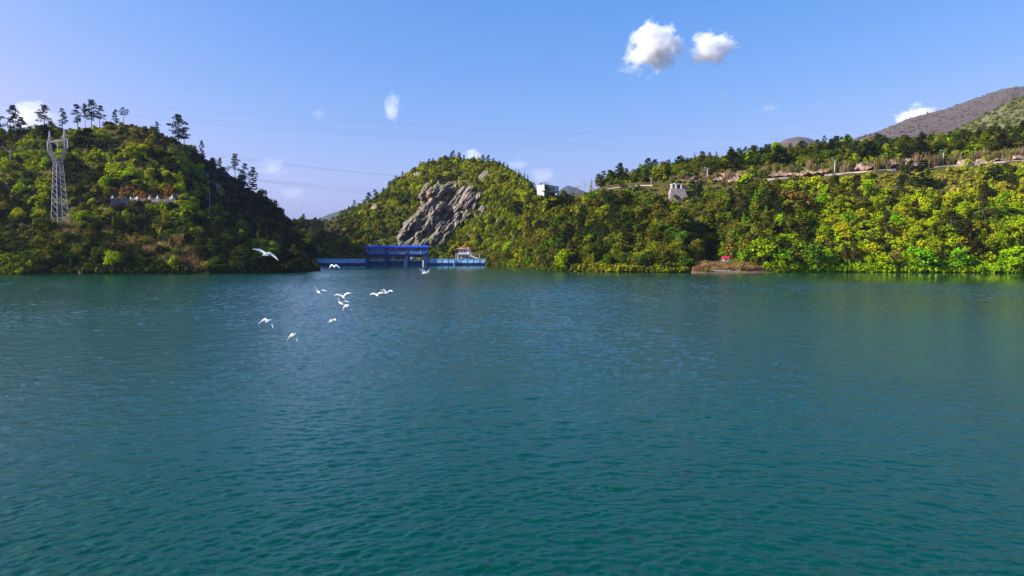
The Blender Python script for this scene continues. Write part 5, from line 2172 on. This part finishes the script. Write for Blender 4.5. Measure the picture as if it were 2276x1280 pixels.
for xx in (-8.8, 0, 8.8):
    b = MB()
    z1, z0 = 40.2 * k_, 36.4 * k_
    prof = []
    for s in range(9):
        z = (z1 - z0) * s / 8
        prof += [(.13, z), (.26, z + .12), (.13, z + .24)]
    b.lathe((xx * k_, 0, z0), prof, 8)
    b.obj('insulator', simple('white_porcelain', (.75, .80, .80), .3), pyl)
    INS.append(Vector((xx * k_, 0, z0)))

# wires
WIRE = simple('wire_metal', (.12, .12, .15), .5, .05, 1)


def wire(a, b_, sag, r, label, group, n=40):
    mb = MB()
    pts_ = []
    for i in range(n + 1):
        t = i / n
        p_ = a.lerp(b_, t)
        p_.z -= 4 * sag * t * (1 - t)
        pts_.append(p_)
    mb.path(pts_, [r] * (n + 1), 4)
    o = mb.obj('power_line', WIRE)
    tag(o, label, 'power line', group)


R3 = Matrix.Rotation(math.radians(-28), 3, 'Z')
ends = [P(1175, 418, 640), P(1160, 428, 640), P(1150, 438, 640)]
nm = ['upper', 'middle', 'lowest']
for i, q_ in enumerate(INS):
    w0 = pp + R3 @ q_
    wire(w0, ends[i], 9, .04, '%s of the power lines running from the pylon to the cliff hill' % nm[i], 'power lines from the pylon')
    wire(w0, w0 + Vector((-120, -60 + 8 * i, 4)), 2, .04, '%s power line leaving the pylon towards the picture edge' % nm[i], 'power lines from the pylon')
for i, xx in enumerate((-4.9, 4.9)):
    w0 = pp + R3 @ Vector((xx * 1.3 * k_, 0, 46 * k_))
    wire(w0, P(1180, 400 + 4 * i, 640), 7, .03, 'thin earth wire from the %s horn of the pylon' % ('higher' if i == 0 else 'lower'), 'power lines from the pylon')
for i, (va, vb, sg) in enumerate(((200, 312, 6), (216, 338, 7), (222, 346, 7))):
    wire(P(-120, va, 480), P(1900, vb, 520), sg, .027, '%s of the faint lines crossing the open sky' % nm[i], 'faint lines crossing the sky')

# ------------------------------------------------------------------ egrets
FEATHER, _nt, _b = new_mat('white_feathers')
_d, _t, _m = _nt.nodes.new('ShaderNodeBsdfDiffuse'), _nt.nodes.new('ShaderNodeBsdfTranslucent'), _nt.nodes.new('ShaderNodeMixShader')
_d.inputs['Color'].default_value = (.96, .95, .93, 1)
_t.inputs['Color'].default_value = (.96, .95, .93, 1)
_m.inputs[0].default_value = .42
_nt.links.new(_d.outputs[0], _m.inputs[1])
_nt.links.new(_t.outputs[0], _m.inputs[2])
_nt.links.new(_m.outputs[0], _nt.nodes['Material Output'].inputs['Surface'])
BEAK = simple('beak', (.30, .22, .06), .5)


def egret(uL, vL, u0, v0, uR, vR, Y, label, head=(.5, .85), bend=0.0, chord=.125, archL=0.25, archR=0.25, tilt=.62):
    """wing tips and body given by where they are; metres from the depth Y"""
    q = Y / FPX
    c = P(u0, v0, Y)
    e = empty('egret', c)
    tag(e, label, 'egret', 'white egrets flying over the lake')
    hx_, hy_ = head[0] * .5, head[1]
    F = Vector((hx_, hy_, .06)).normalized()
    mb = MB()
    # body: rings along the flight direction, neck folded, tail, feet trailing
    prof = [(-.32, .010, -.02), (-.25, .035, -.01), (-.15, .058, 0), (0, .072, 0), (.10, .066, .01), (.17, .048, .02), (.22, .034, .04), (.27, .032, .04), (.31, .026, .03), (.35, .010, .02)]
    side = F.cross(Vector((0, 0, 1))).normalized()
    up = side.cross(F).normalized()
    vs, fs, n = [], [], 10
    for s, r, dz in prof:
        for k in range(n):
            t = 2 * math.pi * k / n
            vs.append(F * s + side * (r * math.cos(t)) + up * (r * .9 * math.sin(t) + dz))
    for i in range(len(prof) - 1):
        for k in range(n):
            fs.append((i * n + k, i * n + (k + 1) % n, (i + 1) * n + (k + 1) % n, (i + 1) * n + k))
    fs += [tuple(range(n))[::-1], tuple((len(prof) - 1) * n + k for k in range(n))]
    mb.add(vs, fs)
    # wings: outer edge shape by interpolation shoulder - wrist - tip
    for (du, dv, ar, sgn) in (((uL - u0) * q, -(vL - v0) * q, archL, -1), ((uR - u0) * q, -(vR - v0) * q, archR, 1)):
        tip = Vector((du, 0, dv)) - F * .10
        sh = side * (sgn * .05) + up * .05
        if (tip - sh).dot(side) * sgn < 0:
            sh = side * (-sgn * .05) + up * .05
        wr = sh.lerp(tip, .48) + Vector((0, 0, 1)) * ar * (tip - sh).length + F * .07
        ns = 12
        sec = []
        cd = (F * tilt + Vector((0, 0, 1)) * (1 - tilt) * 1.3 + Vector((0, -.25, 0))).normalized()
        for i in range(ns + 1):
            t = i / ns
            pm = (1 - t) ** 2 * sh + 2 * t * (1 - t) * (wr * 2 - sh * .5 - tip * .5) + t * t * tip
            ch = chord * (1.0 if t < .55 else 1.0 - ((t - .55) / .45) ** 1.7 * .88) * (.85 + .3 * math.sin(math.pi * min(1, t * 1.2)))
            th = .022 * (1 - .6 * t)
            nu = Vector((0, 0, 1))
            sec.append([pm + cd * ch * .45, pm + nu * th, pm - cd * ch * .9, pm - nu * th])
        o_ = len(mb.v)
        for s4 in sec:
            mb.v += [tuple(x) for x in s4]
        for i in range(ns):
            for k in range(4):
                mb.f.append((o_ + i * 4 + k, o_ + i * 4 + (k + 1) % 4, o_ + (i + 1) * 4 + (k + 1) % 4, o_ + (i + 1) * 4 + k))
        mb.f.append((o_, o_ + 3, o_ + 2, o_ + 1))
        mb.f.append((o_ + ns * 4, o_ + ns * 4 + 1, o_ + ns * 4 + 2, o_ + ns * 4 + 3))
    body_ = mb.obj('body', FEATHER, e, True)
    b2 = MB()
    b2.tube(F * .34 + up * .022, F * .45 + up * .012, .013, .002, 6)
    b2.obj('beak', BEAK, e)
    b2 = MB()
    for s in (-.02, .02):
        b2.tube(F * -.25 + side * s - up * .02, F * -.55 + side * s - up * .05, .010, .007, 5)
    b2.obj('legs', BEAK, e)
    return e


egret(565, 553, 593, 565, 621, 579, 26, 'egret gliding with straight wide wings in front of the dark point', head=(.2, .95), archL=.06, archR=.08, chord=.075)
egret(731, 597.5, 743, 592, 756, 598, 48, 'egret nearest the dam with both wings arched down', head=(-.6, .8), archL=.35, archR=.25)
egret(698, 634, 708, 649, 727.5, 647.5, 42, 'egret with one wing raised steeply, ahead of the group', head=(-.8, .6), archL=.02, archR=.1)
egret(741.5, 656.5, 762.7, 659.5, 780.6, 651.5, 40, 'egret with wings in a wide shallow V, topmost of the tight trio', head=(-.7, .7), archL=.12, archR=.12)
egret(750, 660, 758, 674, 777, 671, 41, 'egret with a steep raised wing in the middle of the tight trio', head=(-.8, .5), archL=.02, archR=.08)
egret(761, 690.5, 772, 680, 783, 690.5, 40, 'egret with both wings down like an arch, lowest of the tight trio', head=(-.3, .9), archL=.22, archR=.22)
egret(729.5, 720, 738, 713.5, 749, 712, 44, 'egret with short cupped wings alone below the trio', head=(.6, .8), archL=.3, archR=.25, chord=.15)
egret(576, 719.5, 596.5, 713.5, 609.5, 730.5, 36, 'egret with one wing level and one wing down, farthest from the flock', head=(.3, .9), archL=.22, archR=.2)
egret(639.5, 755.5, 653, 745, 663, 759, 37, 'lowest egret of all with wings bent down like a chevron', head=(.2, .95), archL=.2, archR=.22, chord=.15)
egret(821, 655.5, 838, 655.5, 853.5, 650.7, 41, 'egret with outstretched level wings, one of the overlapping pair', head=(-.6, .8), archL=.12, archR=.1)
egret(848, 646, 860, 650.5, 875, 648.5, 43, 'egret with cupped wings, farther one of the overlapping pair', head=(.5, .85), archL=.25, archR=.22)
egret(934.5, 597, 946, 606.5, 960, 595, 48, 'egret with wings raised in a V right in front of the gatehouse', head=(.9, .3), archL=-.02, archR=-.02)


# ------------------------------------------------------------------ clouds
def cloud_mat(name, dens, noise_scale, thr, seed, soft=.35):
    m = bpy.data.materials.new(name)
    m.use_nodes = True
    nt = m.node_tree
    nt.nodes.clear()
    L = nt.links
    out = nt.nodes.new('ShaderNodeOutputMaterial')
    pv = nt.nodes.new('ShaderNodeVolumePrincipled')
    pv.inputs['Color'].default_value = (.99, .99, .99, 1)
    pv.inputs['Anisotropy'].default_value = .1
    tc = nt.nodes.new('ShaderNodeTexCoord')
    ln = nt.nodes.new('ShaderNodeVectorMath')
    ln.operation = 'LENGTH'
    L.new(tc.outputs['Object'], ln.inputs[0])
    mp = nt.nodes.new('ShaderNodeMapping')
    mp.inputs['Location'].default_value = (seed * 3.7, seed * 1.3, seed)
    L.new(tc.outputs['Object'], mp.inputs[0])
    nz = nt.nodes.new('ShaderNodeTexNoise')
    nz.inputs['Scale'].default_value = noise_scale
    nz.inputs['Detail'].default_value = 6
    nz.inputs['Roughness'].default_value = .62
    L.new(mp.outputs[0], nz.inputs['Vector'])
    a = nt.nodes.new('ShaderNodeMath')
    a.operation = 'MULTIPLY_ADD'           # noise*1.6 - length
    a.inputs[1].default_value = 2.5
    L.new(nz.outputs[0], a.inputs[0])
    s = nt.nodes.new('ShaderNodeMath')
    s.operation = 'MULTIPLY'
    s.inputs[1].default_value = -1.5
    L.new(ln.outputs['Value'], s.inputs[0])
    L.new(s.outputs[0], a.inputs[2])
    mr = nt.nodes.new('ShaderNodeMapRange')
    mr.inputs['From Min'].default_value = thr + .36
    mr.inputs['From Max'].default_value = thr + .36 + soft
    mr.inputs['To Max'].default_value = dens
    L.new(a.outputs[0], mr.inputs['Value'])
    L.new(mr.outputs[0], pv.inputs['Density'])
    L.new(pv.outputs[0], out.inputs['Volume'])
    return m


CY = 9000.0


def cloud(u, v, wu, wv, label, dens, thr, seed, scale=2.2, soft=.3):
    q = CY / FPX
    if wu < 145:
        wu, wv, thr = wu * 1.25, wv * 1.25, thr - .12
    b = MB()
    b.lathe((0, 0, 0), [(.02, -1), (.5, -.87), (.87, -.5), (1, 0), (.87, .5), (.5, .87), (.02, 1)], 16)
    o = b.obj('cloud', cloud_mat('cloud_vapour', dens, scale, thr, seed, soft))
    o.location = P(u, v, CY)
    o.scale = (wu * q * .5, min(wu, wv * 1.5) * q * .5, wv * q * .5)
    tag(o, label, 'cloud')
    return o


for args in [
    (1452, 106, 170, 150, 'biggest bright puffy cloud high in the sky', .020, .0, 1.0, 2.4, .5),
    (1582, 108, 150, 104, 'second puffy cloud beside the biggest one', .016, .0, 5.0, 2.4, .5),
    (1402, 155, 95, 34, 'ragged wisp under the biggest cloud', .0016, .25, 9.0),
    (873, 240, 62, 80, 'small upright cloud over the gap between the hills', .004, .22, 12.0),
    (708, 254, 50, 44, 'faint wisp left of the upright cloud', .0012, .3, 14.0),
    (1606, 212, 34, 24, 'tiny faint puff below the second cloud', .002, .22, 15.0),
    (1710, 240, 60, 34, 'faint wisp low over the small brown peak', .0012, .28, 17.0),
    (2045, 262, 150, 82, 'white cloud peeping over the brown mountain slope', .02, .02, 19.0, 2.6, .5),
    (72, 262, 130, 80, 'pinkish cloud behind the pines of the pylon hill', .004, .12, 23.0),
    (1054, 352, 62, 46, 'small white cloud behind the summit of the cliff hill', .006, .14, 27.0),
    (1150, 366, 70, 36, 'faint pink cloud beyond the skyline conifers', .002, .2, 29.0),
    (1204, 392, 90, 50, 'pale pink cloud behind the white house', .0022, .18, 31.0),
    (606, 372, 90, 60, 'faint pink wisp beyond the falling crest', .0012, .22, 33.0),
    (650, 430, 80, 50, 'faint pink wisp low over the gap', .0010, .25, 37.0),
]:
    cloud(*args)

# ------------------------------------------------------------------ haze
hb = MB()
zt, zb, ya, yb, xh = 760.0, -9.5, -60.0, 7400.0, 5200.0
hb.box((0, (ya + yb) / 2, (zt + zb) / 2), (xh * 2, yb - ya, zt - zb))
hz_o = hb.obj('haze', None)
hm = bpy.data.materials.new('air')
hm.use_nodes = True
hm.node_tree.nodes.clear()
o_ = hm.node_tree.nodes.new('ShaderNodeOutputMaterial')
v_ = hm.node_tree.nodes.new('ShaderNodeVolumePrincipled')
v_.inputs['Color'].default_value = (.70, .78, 1.0, 1)
v_.inputs['Density'].default_value = 0.000036
v_.inputs['Anisotropy'].default_value = .2
hm.node_tree.links.new(v_.outputs[0], o_.inputs['Volume'])
hz_o.data.materials.append(hm)
tag(hz_o, kind='stuff')
print('TREES', COUNT)
